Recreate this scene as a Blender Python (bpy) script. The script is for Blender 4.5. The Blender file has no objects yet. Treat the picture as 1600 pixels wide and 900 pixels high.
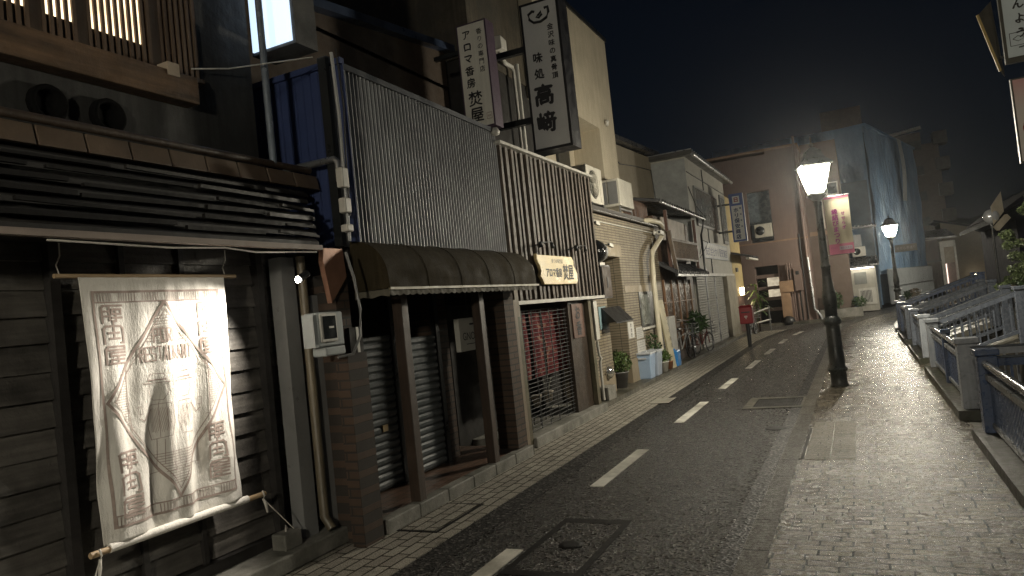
import bpy, bmesh, math, random
from math import sin, cos, pi, radians, sqrt
from mathutils import Vector, Matrix
random.seed(7)
scene = bpy.context.scene
COL = scene.collection

# ------------------------------------------------------------------ camera
def make_camera():
    yaw, pitch, roll = radians(25.6), radians(2.0), radians(6.0)
    F = Vector((-sin(yaw)*cos(pitch), cos(yaw)*cos(pitch), sin(pitch)))
    R0 = Vector((cos(yaw), sin(yaw), 0)); U0 = R0.cross(F)
    R = R0*cos(roll) - U0*sin(roll); U = R0*sin(roll) + U0*cos(roll)
    cd = bpy.data.cameras.new('camera'); co = bpy.data.objects.new('camera', cd); COL.objects.link(co)
    m = Matrix((R, U, -F)).transposed().to_4x4(); m.translation = Vector((0, 0, 1.6))
    co.matrix_world = m
    cd.sensor_width = 36; cd.lens = 25.2; cd.clip_start = .05; cd.clip_end = 3000
    scene.camera = co
make_camera()

# ------------------------------------------------------------------ night sky and a faint sun lamp added as fill
SUN_EL, SUN_AZ = radians(38), radians(150)
w = bpy.data.worlds.new('World'); scene.world = w; w.use_nodes = True
nt = w.node_tree; bg = nt.nodes['Background']
sky = nt.nodes.new('ShaderNodeTexSky'); sky.sky_type = 'NISHITA'; sky.sun_disc = False
sky.sun_elevation = SUN_EL; sky.sun_rotation = SUN_AZ; sky.air_density = 1.0; sky.dust_density = 3.5
tint = nt.nodes.new('ShaderNodeMix'); tint.data_type = 'RGBA'; tint.blend_type = 'MULTIPLY'; tint.inputs[0].default_value = 1; tint.inputs[7].default_value = (.82, .94, 1.12, 1)
nt.links.new(sky.outputs[0], tint.inputs[6]); nt.links.new(tint.outputs[2], bg.inputs['Color']); bg.inputs['Strength'].default_value = 0.0010
sd = bpy.data.lights.new('faint_fill_sun', 'SUN'); sd.energy = 0.012; sd.angle = radians(10); sd.color = (.8, .88, 1)
so = bpy.data.objects.new('faint_fill_sun', sd); COL.objects.link(so)
so.rotation_euler = (radians(52), 0, radians(20))
vs = scene.view_settings
vs.view_transform = 'Standard'; vs.look = 'None'; vs.gamma = 1; vs.use_curve_mapping = False; vs.exposure = 0.4
scene.cycles.max_bounces = 6; scene.cycles.sample_clamp_indirect = 4.0; scene.cycles.sample_clamp_direct = 0; scene.cycles.denoising_prefilter = 'NONE'

# ------------------------------------------------------------------ materials
def L(nt, a, b): nt.links.new(a, b)
def newmat(name):
    m = bpy.data.materials.new(name); m.use_nodes = True
    return m, m.node_tree, m.node_tree.nodes['Principled BSDF']
def coords(nt, axes='xyz', scale=(1, 1, 1)):
    tc = nt.nodes.new('ShaderNodeTexCoord'); out = tc.outputs['Object']
    if axes != 'xyz':
        s = nt.nodes.new('ShaderNodeSeparateXYZ'); c = nt.nodes.new('ShaderNodeCombineXYZ')
        L(nt, out, s.inputs[0])
        for i, a in enumerate(axes): L(nt, s.outputs['xyz'.index(a)], c.inputs[i])
        out = c.outputs[0]
    mp = nt.nodes.new('ShaderNodeMapping'); mp.inputs['Scale'].default_value = scale
    L(nt, out, mp.inputs[0]); return mp.outputs[0]
def noise(nt, vec, scale, detail=4, rough=.6):
    n = nt.nodes.new('ShaderNodeTexNoise'); n.inputs['Scale'].default_value = scale
    n.inputs['Detail'].default_value = detail; n.inputs['Roughness'].default_value = rough
    L(nt, vec, n.inputs['Vector']); return n.outputs[0]
def ramp(nt, fac, stops):
    r = nt.nodes.new('ShaderNodeValToRGB'); e = r.color_ramp.elements
    while len(e) < len(stops): e.new(.5)
    for el, (p, c) in zip(e, stops):
        el.position = p; el.color = (c if hasattr(c, '__len__') else (c, c, c)) + ((1,) if hasattr(c, '__len__') else ()) if hasattr(c, '__len__') else (c, c, c, 1)
    L(nt, fac, r.inputs[0]); return r.outputs[0]
def mixc(nt, fac, a, b, mode='MIX'):
    n = nt.nodes.new('ShaderNodeMix'); n.data_type = 'RGBA'; n.blend_type = mode
    for v, i in ((fac, 0), (a, 6), (b, 7)):
        if isinstance(v, (int, float)): n.inputs[i].default_value = v
        elif isinstance(v, tuple): n.inputs[i].default_value = v + (1,) if len(v) == 3 else v
        else: L(nt, v, n.inputs[i])
    return n.outputs[2]
def bump(nt, h, dist, strength=1.0, normal=None):
    b = nt.nodes.new('ShaderNodeBump'); b.inputs['Distance'].default_value = dist
    b.inputs['Strength'].default_value = strength; L(nt, h, b.inputs['Height'])
    if normal is not None: L(nt, normal, b.inputs['Normal'])
    return b.outputs[0]
def mul(c, k): return tuple(min(1, v*k) for v in c)
MATS = {}
def mat(name, col, rough=.6, metal=0, var=.35, scale=3.0, bmp=.002, bscale=40, spec=.5, streak=None, dirt=None):
    """painted or raw surface with blotches, fine grain and optional streaks along one axis"""
    if name in MATS: return MATS[name]
    m, nt, p = newmat(name)
    v = coords(nt)
    n1 = noise(nt, v, scale, 6, .65)
    c = ramp(nt, n1, [(.25, mul(col, 1-var)), (.75, mul(col, 1+var*.5))])
    if streak:
        sc = {'x': (1, 14, 14), 'y': (14, 1, 14), 'z': (14, 14, .9)}[streak]
        n2 = noise(nt, coords(nt, 'xyz', sc), 1.6, 4, .6)
        k = ramp(nt, n2, [(.3, 1-var*1.1), (.7, 1.0)])
        c = mixc(nt, 1.0, c, k, 'MULTIPLY')
    if dirt:
        n3 = noise(nt, v, 1.3, 8, .7); k = ramp(nt, n3, [(.42, 0.), (.62, 1.)])
        c = mixc(nt, k, c, dirt)
    L(nt, c, p.inputs['Base Color'])
    p.inputs['Metallic'].default_value = metal; p.inputs['Specular IOR Level'].default_value = spec
    L(nt, ramp(nt, noise(nt, v, scale*2.3, 5, .6), [(.3, max(.05, rough-.12)), (.7, min(1, rough+.15))]), p.inputs['Roughness'])
    if bmp: L(nt, bump(nt, noise(nt, v, bscale, 5, .65), bmp), p.inputs['Normal'])
    MATS[name] = m; return m
def brick(name, axes, bw, bh, c1, c2, mortar, msize=.008, rough=.8, bmp=.004, off=.5, spec=.4, var=.3):
    if name in MATS: return MATS[name]
    m, nt, p = newmat(name); v = coords(nt, axes)
    b = nt.nodes.new('ShaderNodeTexBrick'); b.offset = off
    b.inputs['Scale'].default_value = 1; b.inputs['Brick Width'].default_value = bw; b.inputs['Row Height'].default_value = bh
    b.inputs['Mortar Size'].default_value = msize; b.inputs['Mortar Smooth'].default_value = .2
    b.inputs['Color1'].default_value = c1+(1,); b.inputs['Color2'].default_value = c2+(1,); b.inputs['Mortar'].default_value = mortar+(1,)
    L(nt, v, b.inputs['Vector'])
    k = ramp(nt, noise(nt, coords(nt), 2.2, 6, .7), [(.3, 1-var), (.7, 1.)])
    L(nt, mixc(nt, 1., b.outputs[0], k, 'MULTIPLY'), p.inputs['Base Color'])
    p.inputs['Roughness'].default_value = rough; p.inputs['Specular IOR Level'].default_value = spec
    inv = ramp(nt, b.outputs[1], [(0, 1.), (1, 0.)])
    n = bump(nt, inv, bmp); n = bump(nt, noise(nt, coords(nt), 60, 4), .001, .6, n)
    L(nt, n, p.inputs['Normal']); MATS[name] = m; return m
def emis(name, col, strength, tex=None):
    if name in MATS: return MATS[name]
    m, nt, p = newmat(name); p.inputs['Base Color'].default_value = (.8, .8, .8, 1)
    p.inputs['Emission Color'].default_value = col+(1,); p.inputs['Emission Strength'].default_value = strength
    if tex:
        k = ramp(nt, noise(nt, coords(nt), tex, 4), [(.35, mul(col, .35)), (.7, col)]); L(nt, k, p.inputs['Emission Color'])
    MATS[name] = m; return m
def asphalt(name, base, rough=.42, grain=1.0):
    m, nt, p = newmat(name); v = coords(nt)
    vo = nt.nodes.new('ShaderNodeTexVoronoi'); vo.inputs['Scale'].default_value = 52; L(nt, v, vo.inputs['Vector'])
    vc = nt.nodes.new('ShaderNodeSeparateColor'); L(nt, vo.outputs['Color'], vc.inputs[0])
    g = ramp(nt, vc.outputs[0], [(0., mul(base, .15)), (.55, mul(base, .6)), (.82, mul(base, 1.8)), (1., mul(base, 9))])  # stone tones; the palest ones stand in for wet sparkle
    big = ramp(nt, noise(nt, v, .8, 4, .6), [(.3, .8), (.72, 1.15)])
    L(nt, mixc(nt, 1., g, big, 'MULTIPLY'), p.inputs['Base Color'])
    L(nt, ramp(nt, vc.outputs[1], [(0, rough-.12), (1., rough+.2)]), p.inputs['Roughness']); p.inputs['Specular IOR Level'].default_value = .34
    n = bump(nt, noise(nt, v, 30, 5, .8), .012*grain, .9)
    n = bump(nt, vo.outputs['Distance'], .014*grain, 1., n)
    L(nt, n, p.inputs['Normal']); return m
def pavers(name, axes, bw, bh, c1, c2, mortar, rough, stain=.25, msize=.007, tilt=.0035, spec=.3):
    m, nt, p = newmat(name); v = coords(nt, axes)
    wob = nt.nodes.new('ShaderNodeVectorMath'); wob.operation = 'MULTIPLY_ADD'
    nz = nt.nodes.new('ShaderNodeTexNoise'); nz.inputs['Scale'].default_value = 3.; L(nt, v, nz.inputs['Vector'])
    L(nt, nz.outputs[1], wob.inputs[0]); wob.inputs[1].default_value = (.016, .016, 0); L(nt, v, wob.inputs[2])
    b = nt.nodes.new('ShaderNodeTexBrick'); b.offset = .37; b.offset_frequency = 2; b.squash = 1.15; b.squash_frequency = 3
    b.inputs['Scale'].default_value = 1; b.inputs['Brick Width'].default_value = bw; b.inputs['Row Height'].default_value = bh
    b.inputs['Mortar Size'].default_value = msize; b.inputs['Mortar Smooth'].default_value = .15
    b.inputs['Color1'].default_value = c1+(1,); b.inputs['Color2'].default_value = c2+(1,); b.inputs['Mortar'].default_value = mortar+(1,)
    L(nt, wob.outputs[0], b.inputs['Vector'])
    st = ramp(nt, noise(nt, coords(nt), 2.4, 9, .78), [(.34, stain), (.44, 1.)])
    c = mixc(nt, 1., b.outputs[0], st, 'MULTIPLY')
    gr = ramp(nt, noise(nt, coords(nt), 110, 3, .8), [(.35, .35), (.65, 1.5)])
    L(nt, mixc(nt, 1., c, gr, 'MULTIPLY'), p.inputs['Base Color'])
    L(nt, ramp(nt, noise(nt, coords(nt), 2.5, 7, .7), [(.32, rough-.05), (.7, rough+.05)]), p.inputs['Roughness'])
    inv = ramp(nt, b.outputs[1], [(0, 1.), (1, .28)])
    gl = ramp(nt, noise(nt, coords(nt), 30, 5, .85), [(.46, .08), (.60, 1.)])
    sp = mixc(nt, 1., gl, inv, 'MULTIPLY'); mm = nt.nodes.new('ShaderNodeMath'); mm.operation = 'MULTIPLY'; L(nt, sp, mm.inputs[0]); mm.inputs[1].default_value = spec; L(nt, mm.outputs[0], p.inputs['Specular IOR Level'])
    n = bump(nt, inv, .03)
    n = bump(nt, b.outputs[0], tilt*9, 1., n)
    n = bump(nt, noise(nt, coords(nt), 45, 6, .8), .008, 1., n)
    L(nt, n, p.inputs['Normal']); return m

# ------------------------------------------------------------------ mesh building
class MB:
    def __init__(s): s.v = []; s.f = []; s.sm = []
    def add(s, vs, fs, smooth=False):
        o = len(s.v); s.v += [tuple(v) for v in vs]
        for f in fs: s.f.append([i+o for i in f]); s.sm.append(smooth)
        return s
    def box(s, x0, x1, y0, y1, z0, z1):
        return s.add([(x, y, z) for x in (x0, x1) for y in (y0, y1) for z in (z0, z1)],
                     [(0, 1, 3, 2), (4, 6, 7, 5), (0, 4, 5, 1), (2, 3, 7, 6), (0, 2, 6, 4), (1, 5, 7, 3)])
    def hull8(s, a, b):   # two quads, joined
        return s.add(list(a)+list(b), [(3, 2, 1, 0), (4, 5, 6, 7)]+[(i, (i+1) % 4, (i+1) % 4+4, i+4) for i in range(4)])
    def bar(s, p, q, wd, ht=None, up=(0, 0, 1)):
        p, q = Vector(p), Vector(q); d = (q-p).normalized(); u = Vector(up)
        if abs(d.dot(u)) > .98: u = Vector((0, 1, 0))
        r = d.cross(u).normalized()*wd/2; u2 = r.cross(d).normalized()*(ht or wd)/2
        return s.hull8([p-r-u2, p+r-u2, p+r+u2, p-r+u2], [q-r-u2, q+r-u2, q+r+u2, q-r+u2])
    def tube(s, path, r, n=8, cap=True):
        P = [Vector(p) for p in path]; rr = r if isinstance(r, (list, tuple)) else [r]*len(P)
        ref = Vector((0, 0, 1)); vs = []; m = len(P)
        for i, p in enumerate(P):
            d = (P[min(i+1, m-1)]-P[max(i-1, 0)]).normalized()
            a = ref if abs(d.dot(ref)) < .95 else Vector((1, 0, 0))
            e1 = d.cross(a).normalized(); e2 = e1.cross(d)
            vs += [p+(e1*cos(2*pi*k/n)+e2*sin(2*pi*k/n))*rr[i] for k in range(n)]
        fs = [(i*n+k, i*n+(k+1) % n, (i+1)*n+(k+1) % n, (i+1)*n+k) for i in range(m-1) for k in range(n)]
        s.add(vs, fs, True)
        if cap: s.add(vs[:n], [tuple(range(n))[::-1]]); s.add(vs[-n:], [tuple(range(n))])
        return s
    def lathe(s, c, prof, n=16, axis='z', smooth=True):
        c = Vector(c); vs = []
        for r, h in prof:
            for k in range(n):
                a, b = r*cos(2*pi*k/n), r*sin(2*pi*k/n)
                vs.append(c+Vector({'z': (a, b, h), 'x': (h, a, b), 'y': (a, h, b)}[axis]))
        m = len(prof)
        return s.add(vs, [(i*n+k, i*n+(k+1) % n, (i+1)*n+(k+1) % n, (i+1)*n+k) for i in range(m-1) for k in range(n)]
                     + [tuple(range(n))[::-1], tuple((m-1)*n+k for k in range(n))], smooth)
    def prism(s, pts, fn, t0, t1):   # outline extruded; fn(a, b, t) -> xyz
        n = len(pts); vs = [fn(a, b, t0) for a, b in pts]+[fn(a, b, t1) for a, b in pts]
        return s.add(vs, [tuple(range(n))[::-1], tuple(range(n, 2*n))]+[(i, (i+1) % n, (i+1) % n+n, i+n) for i in range(n)])
    def strip(s, A, B, smooth=False):  # quads between two polylines
        n = len(A); return s.add(list(A)+list(B), [(i, i+1, n+i+1, n+i) for i in range(n-1)], smooth)
    def build(s, name, m, parent=None, bevel=0):
        me = bpy.data.meshes.new(name); me.from_pydata([tuple(v) for v in s.v], [], s.f); me.validate()
        if len(me.polygons) == len(s.sm): me.polygons.foreach_set('use_smooth', s.sm)
        bm = bmesh.new(); bm.from_mesh(me); bmesh.ops.recalc_face_normals(bm, faces=bm.faces); bm.to_mesh(me); bm.free()
        me.materials.append(m); o = bpy.data.objects.new(name, me); COL.objects.link(o)
        if parent is not None:
            o.parent = parent
            if parent.type == 'EMPTY': o.matrix_parent_inverse = Matrix.Translation(-parent.location)
        if bevel:
            b = o.modifiers.new('bevel', 'BEVEL'); b.width = bevel; b.segments = 2; b.limit_method = 'ANGLE'
        return o
def tag(o, label=None, cat=None, group=None, kind=None):
    for k, v in (('label', label), ('category', cat), ('group', group), ('kind', kind)):
        if v: o[k] = v
    return o
def thing(name, label, cat, loc=(0, 0, 0), group=None):
    o = bpy.data.objects.new(name, None); COL.objects.link(o); o.location = loc; o.empty_display_size = .2
    return tag(o, label, cat, group)
def copy_tree(o, parent=None):
    c = o.copy(); COL.objects.link(c); c.parent = parent
    if parent is not None: c.matrix_parent_inverse = o.matrix_parent_inverse.copy()
    for ch in [x for x in o.children]: copy_tree(ch, c)
    return c
_G = {}
def glyph(body):
    if body not in _G:
        cu = bpy.data.curves.new('glyph', 'FONT'); cu.body = body; cu.size = 1; cu.resolution_u = 3
        ob = bpy.data.objects.new('glyph', cu); COL.objects.link(ob)
        dg = bpy.context.evaluated_depsgraph_get(); me = ob.evaluated_get(dg).to_mesh()
        _G[body] = ([(v.co.x, v.co.y) for v in me.vertices], [tuple(p.vertices) for p in me.polygons])
        ob.evaluated_get(dg).to_mesh_clear(); bpy.data.objects.remove(ob); bpy.data.curves.remove(cu)
    return _G[body]
def write(mb, body, O, R, U, size=None, fit=None, jitter=0, bold=0):
    """lettering centred on O; size = em size, or fit = (width, height)"""
    vs, fs = glyph(body)
    if not vs: return mb
    xs = [v[0] for v in vs]; ys = [v[1] for v in vs]
    cx, cy = (min(xs)+max(xs))/2, (min(ys)+max(ys))/2
    sx = sy = size or 1
    if fit: sx = fit[0]/max(1e-6, max(xs)-min(xs)); sy = fit[1]/max(1e-6, max(ys)-min(ys))
    O, R, U = Vector(O), Vector(R), Vector(U)
    offs = [(0, 0)]
    if bold: offs = [(-bold, 0), (bold, 0), (0, bold), (0, -bold)]
    N = R.cross(U)
    for i, (ox, oy) in enumerate(offs):
        mb.add([O+R*((x-cx)*sx+ox+jitter*(sin(y*9+x*5)))+U*((y-cy)*sy+oy+jitter*sin(x*11+y*3))+N*(.0004*i) for x, y in vs], fs)
    return mb
def column(mb, text, O, R, U, size, pitch, bold=0, jitter=0):
    for i, ch in enumerate(text):
        write(mb, ch, Vector(O)-Vector(U)*pitch*i, R, U, size=size, bold=bold, jitter=jitter)
    return mb
Y_, Z_ = Vector((0, 1, 0)), Vector((0, 0, 1)); X_ = Vector((1, 0, 0))

def bend(y):
    if y < 22: return 0.
    if y < 34: return .5*.029*(y-22)**2
    return .5*.029*144 + .348*(y-34)
def ribbon(x0, x1, y0, y1, z, step=.8, curve=True):
    n = max(1, int((y1-y0)/step)); ys = [y0+(y1-y0)*i/n for i in range(n+1)]
    b = bend if curve else (lambda y: 0)
    return MB().strip([(x0+b(y), y, z) for y in ys], [(x1+b(y), y, z) for y in ys])
def ribbon_box(x0, x1, y0, y1, z0, z1, step=.8):
    n = max(1, int((y1-y0)/step)); mb = MB()
    for i in range(n):
        a, b = y0+(y1-y0)*i/n, y0+(y1-y0)*(i+1)/n; p, q = bend(a), bend(b)
        mb.hull8([(x0+p, a, z0), (x1+p, a, z0), (x1+p, a, z1), (x0+p, a, z1)], [(x0+q, b, z0), (x1+q, b, z0), (x1+q, b, z1), (x0+q, b, z1)])
    return mb

# common materials
black_wood = mat('charred_wood', (.035, .032, .03), .45, streak='y', var=.4, bmp=.004, bscale=25)
dark_wood = mat('dark_wood', (.06, .04, .026), .5, streak='z', var=.45, bmp=.004, bscale=30)
brown_wood = mat('brown_wood', (.17, .09, .045), .6, streak='y', var=.5, bmp=.004, bscale=30)
post_wood = mat('post_wood', (.065, .042, .028), .55, streak='z', var=.45)
bark_wood = mat('weathered_slat_wood', (.16, .125, .095), .6, streak='z', var=.65, scale=9, bmp=.006, bscale=35)
grey_metal = mat('grey_painted_metal', (.20, .20, .195), .38, var=.25, spec=.5)
steel = mat('galvanised_steel', (.38, .39, .40), .32, metal=.8, var=.2)
plastic_white = mat('aged_white_plastic', (.62, .60, .54), .45, var=.18, streak='z')
meter_grey = mat('meter_grey_plastic', (.33, .36, .36), .4, var=.2)
ac_white = mat('air_conditioner_paint', (.58, .55, .47), .42, var=.2, streak='z')
dark_metal = mat('dark_metal', (.025, .027, .028), .35, metal=.3, var=.3)
concrete = mat('concrete', (.26, .25, .22), .6, var=.45, scale=5, bmp=.005, bscale=60, dirt=(.08, .08, .065))
concrete_dark = mat('wet_mossy_concrete', (.13, .12, .095), .42, var=.5, scale=4, bmp=.006, bscale=50, dirt=(.035, .035, .025))
glass_dark = mat('dark_window_glass', (.02, .023, .025), .08, var=.2, bmp=0, spec=.8)
cream = mat('cream_stucco', (.50, .44, .33), .8, var=.16, scale=2.2, bmp=.003, bscale=120, streak='z')
ink = mat('black_lettering', (.02, .02, .022), .5, var=.1, bmp=0)
tile_dark = mat('glazed_roof_tile', (.06, .06, .062), .28, var=.4, bmp=.003)
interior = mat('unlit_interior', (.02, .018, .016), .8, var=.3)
black_paint = mat('black_paint', (.02, .02, .02), .4, var=.2)

# ================================================================== GROUND, ROAD, PAVEMENT, CANAL
earth = mat('earth', (.05, .045, .035), .9, var=.4)
MB().box(-900, 900, -900, 900, -1.45, -1.4).build('ground', earth)['kind'] = 'structure'
asph = asphalt('wet_asphalt', (.019, .0178, .0162), .30, 1.2)
asph2 = asphalt('smooth_wet_asphalt', (.018, .017, .016), .6, .3)
mb = MB(); mb.box(-40, -.83, -14, 90, -1.4, -.06); mb.build('street_bed', concrete_dark)['kind'] = 'structure'
ribbon_box(-.83, .86, -14, 60, -1.39, -.03).build('sidewalk_bed', concrete_dark)['kind'] = 'structure'
ribbon(-2.74, -.95, -14, 62, -.04).build('road', asph)['kind'] = 'structure'
ribbon(-.96, -.80, -14, 62, -.036).build('gutter', asph2)['kind'] = 'structure'
ribbon(-2.97, -2.73, -14, 28, -.036).build('gutter', asph2)['kind'] = 'structure'
MB().box(-12, bend(30)-2.7, 27.8, 60, -.2, -.045).build('side_street', asphalt('wet_side_street', (.045, .042, .037), .45))['kind'] = 'structure'
pav = pavers('left_pavers', 'yxz', .21, .105, (.40, .375, .32), (.29, .27, .23), (.05, .045, .035), .48, stain=.55)
ribbon_box(-3.75, -2.96, -14, 27.8, -.3, -.028).build('pavement', pav)['kind'] = 'structure'
walk = pavers('sidewalk_pavers', 'xyz', .185, .086, (.15, .132, .10), (.082, .072, .055), (.012, .011, .009), .26, stain=.34, msize=.0072, spec=1.0)
ribbon(-.66, .88, -14, 60, 0.0, .5).build('sidewalk', walk)['kind'] = 'structure'
kerb_m = pavers('kerb_stone', 'yxz', .6, .5, (.085, .078, .062), (.06, .055, .045), (.01, .01, .008), .4, stain=.5, msize=.006, tilt=.001)
ribbon_box(-.81, -.655, -14, 60, -.2, .006).build('kerb', kerb_m)['kind'] = 'structure'
# flat kerb stones where the access slabs lie in the sidewalk
slab_m = pavers('access_slab_pavers', 'xyz', .31, .085, (.22, .20, .16), (.18, .165, .13), (.07, .06, .05), .38, stain=.7, msize=.004)
t = thing('access_cover', 'pair of pale ribbed paver covers set in the sidewalk beside the kerb', 'cover', (-.5, 7.9, 0))
for i in range(2):
    x = -.60+.215*i
    MB().box(x, x+.205, 7.0, 8.85, -.01, .005).build('cover_slab', slab_m, t)
MB().box(-.64, -.612, 7.0, 8.5, -.005, .003).build('edge_gap', interior, t)
water = mat('canal_water', (.012, .014, .013), .06, var=.2, bmp=.01, bscale=6)
MB().strip([(.8, y, -.85) for y in (-10, 40)], [(9, y, -.85) for y in (-10, 40)]).build('canal_water', water)['kind'] = 'structure'
far_bank = MB(); far_bank.box(2.45, 60, -14, 20.5, -1.4, .05); far_bank.box(4.0, 60, 20.5, 40, -1.4, .05); far_bank.box(9, 60, 40, 90, -1.4, .05)
far_bank.build('canal_bank', earth)['kind'] = 'structure'

white_line = mat('road_paint', (.75, .73, .66), .5, var=.25, scale=8, bmp=.003, dirt=(.25, .24, .2))
dashes = [(3.2, 4.48), (6.15, 7.68), (9.3, 11.0), (12.4, 13.8), (15.4, 16.9), (18.4, 19.8), (21.5, 23.0), (24.6, 26)]
mb = MB()
for a, b in dashes:
    x = -2.40+.012*(a-4)
    mb.hull8([(x+bend(a), a, -.045), (x+.13+bend(a), a, -.045), (x+.13+bend(a), a, -.034), (x+bend(a), a, -.034)],
             [(x+bend(b)+.01, b, -.045), (x+.14+bend(b), b, -.045), (x+.14+bend(b), b, -.034), (x+bend(b)+.01, b, -.034)])
mb.add([(-3.4, 33.2, -.036), (-1.6, 34.2, -.036), (-1.6, 34.35, -.036), (-3.4, 33.35, -.036)], [(0, 1, 2, 3)])
mb.build('lane_marking', white_line)['kind'] = 'structure'
# iron hatch, grating, round cover, kerb drain
iron = mat('cast_iron', (.010, .0095, .009), .6, metal=.2, var=.5, bmp=.006, bscale=60, spec=.2)
t = thing('road_hatch', 'square road hatch with dark recessed rim in the wet asphalt', 'manhole cover', (-2.02, 4.6, -.04))
mb = MB()
mb.box(-2.24, -1.70, 4.04, 4.12, -.045, -.034); mb.box(-2.24, -1.70, 5.10, 5.20, -.045, -.034)
mb.box(-2.24, -2.19, 4.12, 5.10, -.045, -.034); mb.box(-1.75, -1.70, 4.12, 5.10, -.045, -.034); mb.build('rim', iron, t)
MB().box(-2.188, -1.752, 4.122, 5.098, -.045, -.036).build('infill', asph, t)
MB().lathe((-1.97, 4.62, -.036), [(.085, 0), (.085, .004), (.05, .006)], 18).build('lifting_eye', iron, t)
t = thing('drain_grate', 'rectangular open iron drain in pale concrete frame at the kerb', 'drain', (-1.1, 10.8, -.04))
mb = MB(); mb.box(-1.48, -.82, 11.02, 11.16, -.05, -.03); mb.box(-1.48, -.82, 10.18, 10.3, -.05, -.03)
mb.box(-1.60, -1.48, 10.18, 11.16, -.05, -.03); mb.box(-.86, -.82, 10.3, 11.02, -.05, -.03); mb.build('concrete_frame', concrete_dark, t)
MB().box(-1.478, -.862, 10.302, 11.018, -.05, -.038).build('pit', interior, t)
mb = MB()
for i in range(18): mb.box(-1.47+i*.035, -1.462+i*.035, 10.302, 11.018, -.037, -.031)
mb.build('grating', iron, t)
tag(MB().lathe((-1.02, 8.75, -.043), [(.12, 0), (.12, .008), (.1, .009)], 24).build('manhole_cover', iron), 'small round iron manhole cover in the road near the kerb', 'manhole cover')
t = thing('access_cover', 'dark square paver-filled hatch in the pavement below the brick pillar', 'cover', (-3.3, 5.1, -.03))
MB().box(-3.52, -3.12, 4.72, 5.5, -.05, -.024).build('rim', iron, t)
MB().box(-3.49, -3.15, 4.75, 5.47, -.05, -.0235+.002).build('infill', pav, t)
MB()
t = thing('access_cover', 'pale worn paver slab in the pavement across from the tiled shop', 'cover', (-2.98, 11.2, -.03))
MB().box(-3.12, -2.8, 10.95, 11.5, -.05, -.022).build('slab', mat('pale_slab', (.33, .31, .26), .6), t)
MB().box(-3.13, -2.79, 10.94, 11.51, -.05, -.024).build('rim', iron, t)

# ================================================================== STREET LAMPS
lamp_green = mat('dark_green_lamp_paint', (.035, .042, .040), .33, var=.5, scale=6, bmp=.004, bscale=30, spec=.6, streak='z', dirt=(.09, .09, .08))
lamp_glow = emis('lantern_glow', (1.0, .92, .74), 390)
def make_lamp():
    t = thing('street_lamp', '', 'street lamp')
    MB().lathe((0, 0, 0), [(.125, 0), (.125, .02), (.115, .03), (.113, .22), (.138, .235), (.138, .275), (.112, .29), (.105, .55), (.098, .86), (.092, .92), (.125, .94), (.128, 1.0), (.10, 1.03), (.088, 1.06)], 20).build('base', lamp_green, t)
    MB().lathe((0, 0, 0), [(.088, 1.06), (.088, 1.2), (.098, 1.26), (.1, 1.34), (.078, 1.5), (.066, 1.62), (.062, 1.78), (.07, 1.79), (.07, 1.82), (.058, 1.84), (.053, 2.3), (.048, 2.72), (.06, 2.74), (.06, 2.78), (.045, 2.80)], 20).build('pole', lamp_green, t)
    MB().lathe((0, 0, 0), [(.05, 2.80), (.075, 2.82), (.13, 2.87), (.14, 2.90), (.125, 2.925), (.06, 2.93)], 20).build('cup', lamp_green, t)
    b, tp, z0, z1 = .105, .19, 2.95, 3.33
    q0 = [(-b, -b, z0), (b, -b, z0), (b, b, z0), (-b, b, z0)]; q1 = [(-tp, -tp, z1), (tp, -tp, z1), (tp, tp, z1), (-tp, tp, z1)]
    lan = MB(); 
    for i in range(4):
        lan.bar(q0[i], q1[i], .014); lan.bar(q0[i], q0[(i+1) % 4], .018); lan.bar(q1[i], q1[(i+1) % 4], .022)
    lan.box(-.06, .06, -.06, .06, 2.92, 2.955)
    fr = lan.build('lantern_frame', lamp_green, t)
    for i in range(4):
        j = (i+1) % 4
        MB().add([q0[i], q0[j], q1[j], q1[i]], [(0, 1, 2, 3)]).build('pane', lamp_glow, fr)
    cap = MB(); lv = [(.225, 3.335), (.225, 3.355), (.15, 3.43), (.115, 3.50), (.10, 3.56), (.055, 3.60), (.03, 3.62)]
    for (a, za), (c, zc) in zip(lv, lv[1:]):
        cap.hull8([(-a, -a, za), (a, -a, za), (a, a, za), (-a, a, za)], [(-c, -c, zc), (c, -c, zc), (c, c, zc), (-c, c, zc)])
    cap.build('cap', lamp_green, t)
    MB().lathe((0, 0, 0), [(.012, 3.62), (.03, 3.65), (.035, 3.67), (.015, 3.70), (.012, 3.76), (.002, 3.80)], 10).build('finial', lamp_green, t)
    t.rotation_euler[2] = radians(17)
    return t
lamp0 = make_lamp()
lamps = [((-.40, 11.8, 0), 'tall old-fashioned street lamp carrying the pink and yellow flag', 17),
         ((1.28, 29.5, 0), 'lit street lamp in front of the blue sheeted building', 30),
         ((6.6, 42, 0), 'farthest lit street lamp glowing beside the dark tree', 10),
         ((-.4, -3.9, 0), 'street lamp standing behind the photographer', 17)]
for i, (loc, lab, rz) in enumerate(lamps):
    o = lamp0 if i == 0 else copy_tree(lamp0)
    o.location = loc; o.rotation_euler[2] = radians(rz); o['label'] = lab; o['group'] = 'old-fashioned street lamps'
# light of the lamp's bulb for the nearest lamp comes from its four glowing panes

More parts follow.
